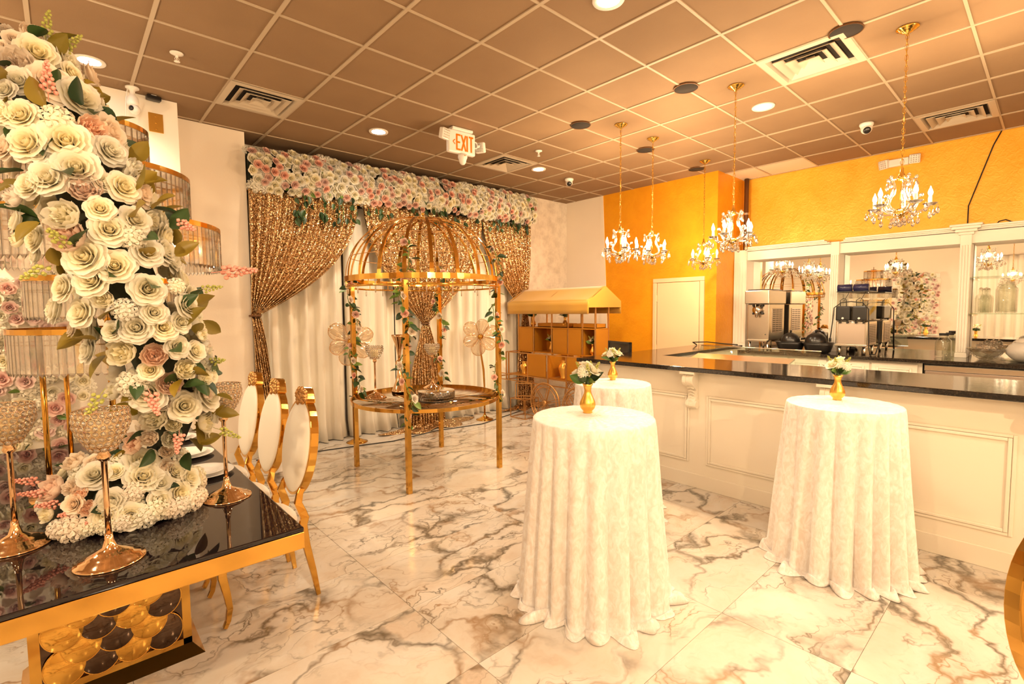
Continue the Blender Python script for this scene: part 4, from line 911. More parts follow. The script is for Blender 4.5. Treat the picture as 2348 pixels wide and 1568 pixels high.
mesh_flower('large gold mesh flower on a stand near the dining chairs',2.66,5.85,1.27,rad(-12),.30); mesh_flower('large gold mesh flower on a stand near the candy cart',4.62,5.72,1.25,rad(-35),.29)
tag(obj('floor_cable', MB().tube([(1.5,5.88,.006),(2.3,5.72,.006),(3.0,5.55,.006),(3.7,5.62,.006),(4.4,5.50,.006),(5.2,5.72,.006),(5.9,5.9,.006)],.006,6), M['matblack']), 'thin dark cable running along the floor below the drapes','cable')
# ---------------------------------------------------------------- candy cart
ct=thing('candy_cart','gold display cart with gabled awning roof and spoked wheels','cart',(0,0,0),0)
XF,XBk,YA,YE=5.50,5.80,4.33,5.90; U=M['wiregold']; Gp=M['goldpaint']
def rail(pts,w_=.014,name='frame_rail'): 
    g=MB()
    for a,b in pts: g.bar(a,b,w_)
    return obj(name,g,U,ct)
for y in (YA,4.56,4.83,5.16,5.55,YE):
    for x in (XF,XBk): obj('post', MB().box(x-.009,x+.009,y-.009,y+.009,.95,1.66), U, ct)
for z in (1.36,.975): obj('shelf', MB().box(XF-.01,XBk+.01,YA,YE,z-.008,z+.008), Gp, ct)
obj('lower_shelf', MB().box(5.24,5.78,4.20,5.86,.615,.635), Gp, ct)
def panel(y0,y1,z0,z1,x,name='front_panel'): return obj(name, MB().box(x-.006,x+.006,y0,y1,z0,z1), Gp, ct)
panel(5.57,YE-.01,.985,1.35,XF); panel(4.85,5.14,.985,1.35,XF); panel(4.58,4.82,.985,1.35,XF)
panel(4.35,5.9,.985,1.35,XBk,'back_panel'); panel(5.0,5.45,.985,1.35,XBk-.02,'back_panel')
for y in (5.55,5.16,4.56,YA): obj('divider', MB().box(XF,XBk,y-.006,y+.006,.985,1.35), Gp, ct)
g=MB()
for y0,y1 in ((4.90,5.52),(4.36,4.80)):
    g.box(5.56,5.78,y0,y1,1.37,1.378); g.box(5.56,5.57,y0,y1,1.37,1.43); g.box(5.77,5.78,y0,y1,1.37,1.43); g.box(5.56,5.78,y0,y0+.01,1.37,1.43); g.box(5.56,5.78,y1-.01,y1,1.37,1.43)
obj('tray', g, Gp, ct)
# lower part of the cart
XL=5.22
for y in (4.22,4.62,4.98,5.4,5.84):
    for x in (XL,5.78): obj('post', MB().box(x-.009,x+.009,y-.009,y+.009,.53,.975), U, ct)
panel(5.02,5.40,.64,.97,XL); panel(4.22,4.60,.64,.97,XL); obj('divider', MB().box(XL,5.78,4.97,4.985,.64,.97), Gp, ct); obj('divider', MB().box(XL,5.78,4.60,4.615,.64,.97), Gp, ct)
rail([((XL,4.2,z),(XL,6.03 if z<.7 else 5.9,z)) for z in (.53,.625,.975)]+[((5.78,4.2,z),(5.78,5.9,z)) for z in (.53,.625,.975)]+[((XL,5.9,.53),(XL,5.9,.975)),((XL,5.9,.975),(5.78,5.9,.975)),((XL,5.9,.53),(5.78,5.9,.53)),((XL,4.2,.975),(5.78,4.2,.975))])
rail([((XL,6.03,.53),(XL,6.03,.625)),((5.78,5.9,.53),(5.78,5.9,.625)),((XL,6.03,.58),(5.78,5.9,.58))],.016,'push_handle')
for i,(x,y) in enumerate(((5.10,4.93),(5.86,4.93),(5.10,4.30),(5.86,4.30))):
    wh=obj('wheel_rim', MB().ring(.285,.010,(0,0,0),40,6).ring(.275,.006,(0,0,.022),40,6).ring(.225,.007,(0,0,0),40,6), U, ct, (x,y,.295), (0,PI/2,0))
    g=MB()
    for k in range(6):
        a=2*PI*k/6+.3
        for e in (-.016,.016): g.bar((.03*math.cos(a)-e*math.sin(a),.03*math.sin(a)+e*math.cos(a),0),(.28*math.cos(a)-e*math.sin(a),.28*math.sin(a)+e*math.cos(a),0),.008)
    obj('spokes', g, U, wh); obj('hub', MB().lathe([(.0,-.02),(.035,-.02),(.035,.02),(0,.02)],16), U, wh)
    obj('axle_post', MB().bar((x+(.02 if x<5.5 else -.02),y,.295),(x+(.12 if x<5.5 else -.08),y,.53),.014), U, ct)
# awning
RX0,RX1,RM,RY0,RY1=5.28,6.02,5.65,4.27,5.93; ZE,ZB_,ZRG=1.755,1.575,1.965
aw=MB(); n=24
def roofside(xe,v_): 
    def fn(u,v): y=RY0+(RY1-RY0)*u; x=xe+(RM-xe)*v; return (x,y,ZE+(ZRG-ZE)*v-.012*math.sin(PI*v)*(1+.3*math.sin(u*20)))
    return fn
aw.grid(roofside(RX0,0),n,6); aw.grid(roofside(RX1,0),n,6)
for xe in (RX0,RX1): aw.grid(lambda u,v,xe=xe:(xe+.006*math.sin(u*26)*v, RY0+(RY1-RY0)*u, ZE+(ZB_-ZE)*v),n*2,3)
for ye in (RY0,RY1):
    e=.012 if ye==RY0 else -.012
    aw.add([(RX0,ye,ZE-.09),(RX1,ye,ZE-.09),(RX1,ye,ZE),(RM,ye,ZRG),(RX0,ye,ZE),(RX0,ye+e,ZE-.09),(RX1,ye+e,ZE-.09)],[(0,1,2,3,4)],0,False)
obj('awning', aw, M['goldcloth'], ct, solid=.004)
rail([((RX0+.01,y,ZE-.01),(RM,y,ZRG-.01)) for y in (RY0+.02,5.1,RY1-.02)]+[((RX1-.01,y,ZE-.01),(RM,y,ZRG-.01)) for y in (RY0+.02,5.1,RY1-.02)]+[((RM,RY0+.02,ZRG-.012),(RM,RY1-.02,ZRG-.012)),((XF,YA,1.66),(XF,YE,1.66)),((XBk,YA,1.66),(XBk,YE,1.66))],.012,'roof_frame')
for y,x,z,lab in ((5.66,5.60,1.368,'gold bud vase on cart top shelf, farther from the bar'),(4.98,5.60,1.368,'gold bud vase on cart top shelf between two trays'),(5.28,5.62,.983,'gold bud vase in the cart cubby with dark back'),(4.45,5.60,.983,'gold bud vase in cart cubby nearest the bar')): bud_vase(x,y,z,.92,lab,'f')
for y,s,lab in ((5.62,.85,'slim gold urn at the handle end of cart lower shelf'),(4.78,1.2,'round gold urn in the middle opening of cart lower shelf')):
    u=thing('gold_urn',lab,'urn',(5.36,y,.635),0); obj('urn_body', MB().lathe([(0,0),(.05,0),(.054,.008),(.046,.02),(.066,.09),(.075,.13),(.068,.16),(.045,.185),(.042,.20),(.056,.215),(.05,.215),(.036,.195),(0,.18)],32).xf(Matrix.Scale(s,4)), M['goldsat'], u); obj('urn_lip', MB().ring(.054*s,.004,(0,0,.215*s),28,6), M['goldsat'], u)
def wire_cube(lab,x,y,z,s,rz):
    c=thing('wire_cube',lab,'cube frame',(x,y,z),rad(rz)); h=s/2; w_=.011
    for sx,sy in ((-h,-h),(h,-h),(h,h),(-h,h)): obj('upright', MB().box(sx-w_/2,sx+w_/2,sy-w_/2,sy+w_/2,0,s), U, c)
    for z_ in (w_/2,s-w_/2): 
        g=MB(); g.bar((-h,-h,z_),(h,-h,z_),w_); g.bar((h,-h,z_),(h,h,z_),w_); g.bar((h,h,z_),(-h,h,z_),w_); g.bar((-h,h,z_),(-h,-h,z_),w_); obj('square_frame', g, U, c)
wire_cube('gold wire cube frame on the floor in front of cart',5.17,5.43,0,.30,4); wire_cube('gold wire cube frame standing on top of another cube',5.17,5.43,.30,.24,40)
# ---------------------------------------------------------------- dining table
TX0,TX1,TY0,TY1=-.40,.688,2.035,4.46
dt=thing('dining_table','long gold framed dining table with black glass top','table',(0,0,0),0)
obj('glass_top', MB().box(TX0,TX1,TY0,TY1,.742,.760), M['blackglass'], dt, bevel=.006)
g=MB(); g.box(TX0,TX1,TY0,TY0+.04,.672,.7415); g.box(TX0,TX1,TY1-.04,TY1,.672,.7415); g.box(TX0,TX0+.04,TY0+.04,TY1-.04,.672,.7415); g.box(TX1-.04,TX1,TY0+.04,TY1-.04,.672,.7415)
obj('apron', g, M['gold'], dt, bevel=.003)
obj('under_board', MB().box(TX0+.04,TX1-.04,TY0+.04,TY1-.04,.71,.7415), M['matblack'], dt)
def scale_mesh(m):
    q=MB(); q.lathe([(0,0),(.072,0),(.072,.004),(.066,.008),(0,.008)],32,(0,0,0),0); q.ring(.071,.0026,(0,0,.004),32,5,1); return q.mesh('scale',[m,M['gold']])
SCM=[scale_mesh(M['goldmirror']),scale_mesh(M['darkmirror'])]
for (py,ny) in ((2.75,-1),(3.95,1)):
    x0,x1=-.175,.385; y1=py+.34 if ny<0 else py-.34; ya,yb=min(py,y1),max(py,y1)
    p=obj('pedestal', MB().box(x0+.03,x1-.03,ya+.01,yb-.01,.04,.69), M['darkmirror'], dt)
    g=MB(); w_=.035
    for x in (x0,x1-w_): 
        for y in (ya,yb-w_): g.box(x,x+w_,y,y+w_,.045,.70)
    for z in (.045,.665): g.box(x0,x1,ya,ya+w_,z,z+w_); g.box(x0,x1,yb-w_,yb,z,z+w_); g.box(x0,x0+w_,ya,yb,z,z+w_); g.box(x1-w_,x1,ya,yb,z,z+w_)
    obj('pedestal_frame', g, M['gold'], p)
    obj('plinth', MB().add([(x0-.045,ya-.045,0),(x1+.045,ya-.045,0),(x1+.045,yb+.045,0),(x0-.045,yb+.045,0),(x0,ya,.05),(x1,ya,.05),(x1,yb,.05),(x0,yb,.05)],[(3,2,1,0),(4,5,6,7),(0,1,5,4),(1,2,6,5),(2,3,7,6),(3,0,4,7)],0,False), M['gold'], p)
    if ny<0:
        for r_ in range(7):
            for c_ in range(4):
                x=x0+.108+c_*.115+(.0575 if r_%2 else 0)
                if x>x1-.10: continue
                z=.155+r_*.078; k=c_%2
                put('mirror_scale', SCM[k], p, (x,py-.002,z), (PI/2-rad(6.5),0,0), (1,1.12,1))
# ---------------------------------------------------------------- chairs
def oval(a): return (.213*math.sin(a), .845+.275*math.cos(a))
def chair(lab,loc,rz,grp='oval back dining chairs'):
    c=thing('dining_chair',lab,'chair',loc,rz,grp)
    lean=rad(-9); B=Matrix.Translation((0,-.215,.45))@Matrix.Rotation(-lean,4,'X')@Matrix.Translation((0,0,-.45))
    N=48
    g=MB()
    def pad(u,v): a=2*PI*u; x,z=oval(a); k=math.sin(v*PI/2); return (x*1.0*k, .052*math.cos(v*PI/2)**.7+.006, .845+(z-.845)*1.0*k)
    g.grid(pad,N,7,cu=True); g.grid(lambda u,v:(pad(u,v)[0],-pad(u,v)[1],pad(u,v)[2]),N,7,cu=True); g.xf(B)
    obj('back_pad', g, M['leather'], c)
    g=MB()
    sec=[(-.023,-.008),(.023,-.008),(.023,.010),(-.023,.010)]
    vs=[]
    for i in range(N):
        a=2*PI*i/N; x,z=oval(a); n_=Vector((math.sin(a)/.213,0,math.cos(a)/.275)).normalized()
        for yy,rr_ in sec: vs.append((x+n_.x*rr_,yy,z+n_.z*rr_))
    fs=[(4*i+k,4*i+(k+1)%4,4*((i+1)%N)+(k+1)%4,4*((i+1)%N)+k) for i in range(N) for k in range(4)]
    g.add(vs,fs,0,False); g.xf(B); obj('back_frame', g, M['gold'], c, bevel=.003)
    g=MB(); pts=[]
    for i in range(17): u=-1+2*i/16; pts.append((.088*u, 1.125+.012*math.cos(u*3)+(.062*math.cos(u*PI/2)**.7 if abs(u)<1 else 0)))
    pts=pts+[(.07,1.105),(0,1.09),(-.07,1.105)]
    g.poly(pts,'y',-.03,.03); g.xf(B); cr=obj('crest', g, M['gold'], c, bevel=.006)
    g=MB()
    for k in range(26): a=k*2.4; r=.062*math.sqrt(k/26); x=r*math.cos(a)*1.25; z=1.145+r*math.sin(a)*.75; g.ball((x,.030,z),.013+.006*(k%3)/2,8,5)
    g.xf(B); obj('crest_carving', g, M['wiregold'], cr)
    # seat
    g=MB()
    def seat(u,v): a=2*PI*u; s=abs(math.cos(a))**1.0; x=.225*math.copysign(abs(math.sin(a))**.75,math.sin(a)); y=.225*math.copysign(abs(math.cos(a))**.75,math.cos(a)); k=math.sin(v*PI/2); return (x*k,y*k+.0,.445+.055*math.cos(v*PI/2)**.6)
    g.grid(seat,40,8,cu=True); g.lathe([(0,.43),(.19,.43),(.19,.445)],24); obj('seat', g, M['leather'], c)
    g=MB(); P=[]
    for i in range(40): a=2*PI*i/40; P.append((.222*math.copysign(abs(math.sin(a))**.75,math.sin(a)), .222*math.copysign(abs(math.cos(a))**.75,math.cos(a))))
    g.poly(P,'z',.405,.445); obj('seat_frame', g, M['gold'], c, bevel=.003)
    def flat(path,w_,d_):
        q=MB(); n=len(path); vs=[]
        for i,(x,y,z) in enumerate(path):
            p0=Vector(path[max(0,i-1)]); p1=Vector(path[min(n-1,i+1)]); t_=(p1-p0).normalized(); nn=Vector((0,-t_.z,t_.y)); nn=nn.normalized() if nn.length>1e-6 else Vector((0,1,0))
            ww=w_[i] if isinstance(w_,list) else w_; dd=d_[i] if isinstance(d_,list) else d_
            for sx,sy in ((-1,-1),(1,-1),(1,1),(-1,1)): vs.append(Vector((x,y,z))+Vector((sx*ww/2,0,0))+nn*(sy*dd/2))
        fs=[(4*i+k,4*i+(k+1)%4,4*i+4+(k+1)%4,4*i+4+k) for i in range(n-1) for k in range(4)]+[(3,2,1,0),(4*n-4,4*n-3,4*n-2,4*n-1)]
        return q.add(vs,fs,0,False)
    for sx in (-1,1):
        bx=.155
        up=[(sx*.125,-.247,.64),(sx*.135,-.222,.60),(sx*.15,-.205,.55),(sx*.16,-.222,.50),(sx*.165,-.235,.46),(sx*.165,-.222,.42),(sx*.175,-.235,.30),(sx*.19,-.262,.15),(sx*.20,-.285,0)]
        obj('leg', flat(up,[.022]*5+[.026,.025,.022,.018],[.034,.036,.042,.044,.046,.046,.04,.034,.024]), M['gold'], c, bevel=.003)
        fr_=[(sx*.17,.17,.43),(sx*.172,.192,.36),(sx*.176,.196,.28),(sx*.18,.178,.18),(sx*.183,.168,.10),(sx*.186,.178,.04),(sx*.187,.195,0.006)]
        obj('leg', flat(fr_,[.05,.048,.044,.036,.03,.028,.028],[.05,.046,.04,.034,.028,.024,.02]), M['gold'], c, bevel=.003)
    return c
c0=chair('oval back ivory chair with gold frame, closest to table corner',(.735,3.02,0),PI/2)
K=kids(); dup(c0,(.735,3.53,0),PI/2,'oval back ivory chair in the middle of the three along table',K=K); dup(c0,(.735,4.05,0),PI/2,'oval back ivory chair farthest along table, nearest the pier',K=K)
dup(c0,(1.70,-.31,0),rad(135),'oval back chair cut off by the frame beside the bar panel',K=K)
c0k=K
# plates
def plate(lab,x,y,z,r):
    p=thing('plate',lab,'plate',(x,y,z),0,'stacked white plates')
    obj('plate_body', MB().lathe([(0,.002),(r*.55,.0),(r*.62,.004),(r*.98,.015),(r,.018),(r*.97,.018),(r*.62,.009),(r*.56,.006),(0,.006)],48), M['porcelain'], p)
    obj('plate_rim', MB().ring(r*.985,.0016,(0,0,.0175),48,5), M['porcelain'], p)
for i,(x,y) in enumerate(((.525,3.09),(.52,3.56),(.52,4.07))):
    w_=['nearest the table corner','in the middle of the three settings','at the far setting'][i]
    plate('large white dinner plate under another, '+w_,x,y,.761,.145); plate('smaller white plate on top, '+w_,x-.008,y-.01,.775,.115)
# candle holders on the table
goblet('tall crystal candle holder at the table front edge below the flowers',.081,2.234,.760,1.162,1.300,.083,.105,True,'crystal candle holders on the dining table')
goblet('tall crystal candle holder left of the flower base at table front',-.175,2.62,.760,1.159,1.30,.083,.105,True,'crystal candle holders on the dining table')
goblet('tall crystal candle holder beside the plates near table corner',.536,2.624,.760,1.165,1.300,.083,.105,True,'crystal candle holders on the dining table')
# ---------------------------------------------------------------- crystal tower
tw=thing('crystal_tower','tiered gold tower hung with crystal prisms behind flower crescent','cake stand',(.165,3.22,.76),0)
pm=MB(); pm.add([(-.010,-.0055,0),(.010,-.0055,0),(.010,.0055,0),(-.010,.0055,0),(-.010,-.0055,-1),(.010,-.0055,-1),(.010,.0055,-1),(-.010,.0055,-1),(0,0,-1.12)],[(0,1,2,3),(0,4,5,1),(1,5,6,2),(2,6,7,3),(3,7,4,0),(5,4,8),(6,5,8),(7,6,8),(4,7,8)],0,False); PRM=pm.mesh('prism',M['crystal'])
for z,r,h in ((2.55,.205,.185),(2.33,.375,.20),(2.075,.505,.205),(1.80,.30,.18),(1.56,.365,.19)):
    zz=z-.76; t_=obj('tier_rim', MB().band(r+.006,r-.004,zz-.012,zz+.012,64), M['gold'], tw)
    obj('tier_plate', MB().lathe([(0,zz-.004),(r-.004,zz-.004),(r-.004,zz),(0,zz)],48), M['glass'], t_)
    n=int(2*PI*r/.029)
    for k in range(n): a=2*PI*k/n; put('crystal_prism', PRM, t_, (r*math.cos(a),r*math.sin(a),zz-.014), (0,0,a+PI/2), (1.25,1,h*.88))
    g=MB(); g.ring(r-.012,.003,(0,0,zz-h*.3),48,5)
    for k in range(4): a=k*PI/2+.4; g.bar((0,0,zz-.008),(r*math.cos(a),r*math.sin(a),zz-.008),.008)
    obj('tier_wire', g, M['gold'], t_)
obj('centre_pole', MB().tube([(0,0,0),(0,0,1.8)],.014,10), M['gold'], tw)
for k in range(4): a=k*PI/2+.6; obj('leg', MB().tube([(.30*math.cos(a),.30*math.sin(a),0),(.30*math.cos(a),.30*math.sin(a),.79)],.011,8), M['gold'], tw)
obj('base_plate', MB().lathe([(0,0),(.33,0),(.33,.012),(0,.012)],40), M['gold'], tw)
g=MB(); g.ring(.06,.004,(0,0,1.83),24,5); g.tube([(.0,0,1.79),(.03,0,1.86),(0,0,1.90),(-.03,0,1.86),(0,0,1.79)],.004,5); obj('top_finial', g, M['gold'], tw)
# ---------------------------------------------------------------- crescent of roses
CRES=[('B',-0.04,2.693,2.717,0.035,0.42,-0.9,0.14),('B',-0.082,2.616,2.648,0.029,-0.03,-0.99,0.13),('B',-0.117,2.578,2.601,0.018,-0.33,-0.93,0.13),('R',-0.022,2.578,2.603,0.05,0.27,-0.95,0.13),('B',-0.077,2.506,2.529,0.055,-0.21,-0.97,0.12),('B',0.007,2.434,2.455,0.058,0.15,-0.98,0.12),('B',0.128,2.706,2.605,0.052,0.99,-0.12,0.1),('R',0.085,2.417,2.42,0.054,0.5,-0.86,0.11),('R',-0.073,2.422,2.436,0.039,-0.34,-0.93,0.11),('R',-0.112,2.346,2.296,0.032,-0.7,-0.71,0.1),('R',-0.07,2.322,2.294,0.042,-0.51,-0.85,0.1),('H',0.017,2.301,2.294,0.043,-0.07,-0.99,0.11),('P',0.11,2.312,2.291,0.047,0.4,-0.91,0.1),('R',-0.058,2.299,2.2,0.049,-0.59,-0.8,0.1),('R',0.038,2.277,2.221,0.057,-0.08,-0.99,0.1),('B',-0.113,2.339,2.187,0.037,-0.83,-0.55,0.09),('R',0.154,2.296,2.218,0.043,0.5,-0.86,0.1),('W',0.22,2.316,2.179,0.039,0.74,-0.67,0.1),('R',0.059,2.248,2.13,0.055,-0.11,-0.99,0.1),('R',-0.013,2.256,2.088,0.047,-0.53,-0.84,0.1),('P',0.076,2.226,2.062,0.05,-0.13,-0.99,0.1),('R',0.181,2.247,2.085,0.043,0.44,-0.89,0.1),('R',0.127,2.238,2.094,0.029,0.18,-0.98,0.1),('R',-0.059,2.281,2.061,0.037,-0.75,-0.65,0.09),('B',-0.102,2.339,2.028,0.037,-0.95,-0.31,0.09),('W',0.017,2.232,1.966,0.059,-0.55,-0.83,0.1),('R',0.111,2.205,1.996,0.034,-0.05,-0.99,0.1),('P',0.026,2.241,1.9,0.057,-0.6,-0.8,0.1),('R',0.133,2.209,1.929,0.046,-0.05,-0.99,0.1),('R',0.207,2.218,1.97,0.04,0.39,-0.92,0.1),('H',0.199,2.215,1.91,0.038,0.26,-0.96,0.1),('R',-0.1,2.374,1.951,0.033,-0.99,-0.12,0.08),('W',-0.101,2.377,1.895,0.034,-0.99,-0.11,0.08),('R',-0.055,2.322,1.893,0.036,-0.92,-0.38,0.09),('R',0.236,2.223,1.86,0.044,0.37,-0.92,0.1),('R',0.065,2.236,1.833,0.053,-0.52,-0.85,0.1),('R',-0.059,2.379,1.842,0.029,-0.99,-0.13,0.09),('R',0.06,2.639,2.622,0.044,0.78,-0.62,0.12),('R',0.071,2.564,2.554,0.032,0.69,-0.71,0.12),('B',-0.102,2.657,2.69,0.021,-0.07,-0.99,0.14),('R',-0.106,2.393,2.387,0.028,-0.57,-0.81,0.11),('R',-0.03,2.278,2.163,0.023,-0.5,-0.86,0.1),('R',0.143,2.219,1.805,0.047,-0.18,-0.98,0.1),('R',0.079,2.245,1.755,0.046,-0.56,-0.82,0.1),('R',0.232,2.223,1.726,0.046,0.15,-0.98,0.1),('R',0.006,2.314,1.73,0.039,-0.88,-0.46,0.09),('R',-0.02,2.395,1.656,0.043,-0.99,-0.12,0.08),('R',0.049,2.308,1.643,0.042,-0.83,-0.56,0.09),('W',0.107,2.246,1.689,0.04,-0.52,-0.85,0.1),('H',0.163,2.238,1.654,0.035,-0.31,-0.94,0.1),('R',0.249,2.236,1.641,0.036,0.11,-0.99,0.1),('R',0.356,2.263,1.666,0.038,0.65,-0.76,0.1),('H',0.326,2.253,1.742,0.027,0.61,-0.78,0.1),('R',0.197,2.259,1.587,0.047,-0.25,-0.96,0.1),('R',0.277,2.257,1.585,0.04,0.17,-0.98,0.1),('R',0.332,2.266,1.602,0.033,0.46,-0.88,0.1),('R',0.132,2.286,1.576,0.031,-0.58,-0.81,0.1),('R',0.063,2.414,1.501,0.039,-0.96,-0.26,0.09),('B',0.023,2.416,1.586,0.026,-0.99,-0.13,0.09),('W',0.154,2.317,1.494,0.058,-0.6,-0.79,0.1),('P',0.249,2.294,1.48,0.046,-0.15,-0.98,0.11),('R',0.323,2.289,1.508,0.036,0.29,-0.95,0.11),('R',0.385,2.316,1.486,0.034,0.57,-0.81,0.1),('W',0.412,2.323,1.552,0.031,0.76,-0.64,0.1),('R',0.236,2.32,1.422,0.032,-0.31,-0.94,0.11),('W',0.349,2.322,1.415,0.048,0.29,-0.95,0.11),('W',0.422,2.371,1.37,0.038,0.61,-0.78,0.11),('H',0.182,2.376,1.373,0.046,-0.67,-0.73,0.11),('P',0.298,2.348,1.361,0.048,-0.08,-0.99,0.12),('W',0.132,2.482,1.335,0.042,-0.96,-0.26,0.1),('R',0.234,2.394,1.32,0.053,-0.52,-0.84,0.12),('R',0.354,2.42,1.253,0.05,0.06,-0.99,0.13),('B',0.441,2.423,1.291,0.024,0.63,-0.77,0.12),('W',0.259,2.475,1.21,0.061,-0.63,-0.77,0.13),('W',0.316,2.508,1.106,0.045,-0.12,-0.98,0.14),('P',0.192,2.58,1.097,0.047,-0.89,-0.44,0.13),('B',0.244,2.525,1.12,0.035,-0.63,-0.77,0.13),('B',0.3,2.539,1.048,0.03,-0.13,-0.98,0.15),('B',0.277,2.411,1.278,0.034,-0.37,-0.92,0.12),('W',0.32,2.473,1.172,0.036,-0.22,-0.97,0.14)]
BASE=[('B',0.006,2.702,1.025,0.044,-0.52,-0.24,0.82),('P',-0.069,2.668,0.94,0.054,-0.76,-0.37,0.54),('R',0.063,2.583,0.984,0.049,-0.33,-0.66,0.67),('R',0.216,2.584,1.006,0.054,0.14,-0.66,0.74),('R',0.215,2.537,0.953,0.053,0.14,-0.81,0.56),('R',0.125,2.565,0.988,0.029,-0.14,-0.72,0.68),('R',0.269,2.527,0.913,0.042,0.3,-0.85,0.43),('B',0.301,2.579,0.966,0.037,0.41,-0.68,0.61),('R',0.33,2.574,0.938,0.037,0.5,-0.69,0.52),('R',0.38,2.587,0.893,0.044,0.66,-0.65,0.38),('R',0.336,2.534,0.85,0.043,0.51,-0.83,0.23),('B',-0.007,2.557,0.89,0.033,-0.55,-0.75,0.36),('W',-0.087,2.623,0.852,0.036,-0.81,-0.53,0.24),('R',0.16,2.482,0.817,0.043,-0.03,-0.99,0.12),('R',0.088,2.496,0.84,0.045,-0.25,-0.95,0.2),('R',0.104,2.506,0.887,0.042,-0.2,-0.92,0.35),('H',0.177,2.508,0.909,0.035,0.02,-0.91,0.42),('P',0.036,2.525,0.874,0.033,-0.41,-0.86,0.31),('B',-0.009,2.597,0.947,0.034,-0.56,-0.62,0.55),('H',0.243,2.491,0.818,0.044,0.22,-0.97,0.12),('H',0.322,2.518,0.8,0.043,0.46,-0.88,0.07),('H',0.383,2.559,0.8,0.044,0.66,-0.75,0.07),('H',0.206,2.482,0.8,0.041,0.11,-0.99,0.06),('H',0.085,2.491,0.8,0.034,-0.26,-0.96,0.06),('H',-0.017,2.539,0.8,0.047,-0.58,-0.81,0.07),('H',-0.057,2.573,0.8,0.033,-0.71,-0.7,0.07),('H',0.136,2.482,0.8,0.034,-0.1,-0.99,0.06),('H',0.422,2.602,0.8,0.032,0.79,-0.61,0.07),('H',0.346,2.534,0.8,0.037,0.55,-0.83,0.07),('H',0.03,2.512,0.8,0.03,-0.43,-0.9,0.07),('H',0.288,2.503,0.8,0.033,0.36,-0.93,0.07),('B',0.062,2.643,1.029,0.029,-0.34,-0.45,0.83),('P',0.014,2.565,0.929,0.031,-0.48,-0.73,0.49),('R',0.263,2.502,0.852,0.036,0.28,-0.93,0.23)]
cr=thing('flower_crescent','tall crescent of ivory roses and blush peonies over dining table','flower arrangement',(.2,2.75,.76),0); O_=Vector((.2,2.75,.76))
ZC=[.75,.95,1.2,1.4,1.67,2.0,2.33,2.75]; XC=[.26,.29,.36,.30,.22,.12,.02,-.11]; YC=[2.75,2.72,2.60,2.50,2.42,2.40,2.50,2.85]; HW=[.12,.15,.17,.21,.23,.23,.22,.16]
def ip(z,A):
    for i in range(len(ZC)-1):
        if z<=ZC[i+1] or i==len(ZC)-2: t_=(z-ZC[i])/(ZC[i+1]-ZC[i]); return A[i]+(A[i+1]-A[i])*max(0,min(1,t_))
core=[Vector((ip(z,XC),ip(z,YC)+.03,z))-O_ for z in [.78+.1*i for i in range(20)]]+[Vector((-.15,2.95,2.78))-O_]
obj('moss_core', MB().tube(core,[ip(.78+.1*i,HW)*.42 for i in range(20)]+[.05],14), M['foam'], cr)
obj('inner_stand', MB().tube([c+Vector((0,.03,0)) for c in core],.012,6), M['gold'], cr)
for t_,x,y,z,r,nx,ny,nz in CRES: flower(t_,cr,Vector((x,y,z))-O_,r,(nx,ny,nz+.12))
rr=random.Random(9)
for k in range(120):      # flowers round the back and sides, as the bar mirror shows them
    z=1.12+1.62*k/120; a=rr.uniform(-.15,PI+.15) if k%2 else rr.uniform(-.7,.7); h=ip(z,HW)*.76; n=(math.cos(a),math.sin(a),rr.uniform(-.2,.4))
    flower(rr.choice('RRRBW'),cr,Vector((ip(z,XC)+h*math.cos(a),ip(z,YC)+h*math.sin(a),z))-O_,rr.uniform(.042,.058),n)
for k in range(120):
    z=rr.uniform(.95,2.75); a=rr.uniform(-PI,.7) if k%4 else rr.uniform(-PI,PI); h=ip(z,HW)*rr.uniform(.72,.98); d=Vector((math.cos(a)*.5+rr.uniform(-.6,.6),math.sin(a)*.7,rr.uniform(-.8,.8)))
    leaf(cr,Vector((ip(z,XC)+h*math.cos(a),ip(z,YC)+h*math.sin(a),z))-O_,d,rr.uniform(.075,.115),'leafol' if rr.random()<.55 else 'leaf')
for (x,y,z,d,s,m_) in ((-.0,2.72,2.70,(.15,-.2,1),.13,'s'),(.03,2.66,2.64,(.5,-.2,.6),.13,'s'),(-.15,2.45,2.42,(-.3,-.8,.2),.12,'s'),(.02,2.22,1.86,(-.3,-.8,.3),.13,'s'),(-.02,2.25,1.8,(-.6,-.6,-.4),.12,'s'),(.40,2.3,1.73,(.6,-.5,.1),.10,'s'),(.10,2.3,1.37,(-.5,-.5,-.7),.13,'s'),(.45,2.42,1.43,(.3,-.8,.1),.11,'s'),(.46,2.45,1.14,(.7,-.4,-.4),.12,'s'),(.45,2.3,1.80,(1,-.2,.1),.17,'a'),(.22,2.25,1.36,(.1,-.8,-.6),.14,'a'),(.33,2.4,1.16,(-.2,-.7,-.6),.12,'a'),(.0,2.3,2.35,(0,-.5,.8),.13,'a'),(.33,2.22,1.98,(.3,-.8,-.3),.12,'a'),(-.13,2.2,2.05,(-.2,-.8,-.2),.12,'a')):
    put('green_sprig' if m_=='s' else 'astilbe_plume', SPR if m_=='s' else AST, cr, Vector((x,y,z))-O_, zto(d), s)
ba=thing('flower_mound','low mound of ivory roses and peach peonies at crescent foot','flower arrangement',(.17,2.77,.76),0); O_=Vector((.17,2.77,.76))
obj('moss_core', MB().lathe([(.26,.0),(.27,.05),(.22,.16),(.12,.22),(0,.24)],24), M['foam'], ba)
for t_,x,y,z,r,nx,ny,nz in BASE: flower(t_,ba,Vector((x,y,z+.005))-O_,r,(nx,ny,nz))
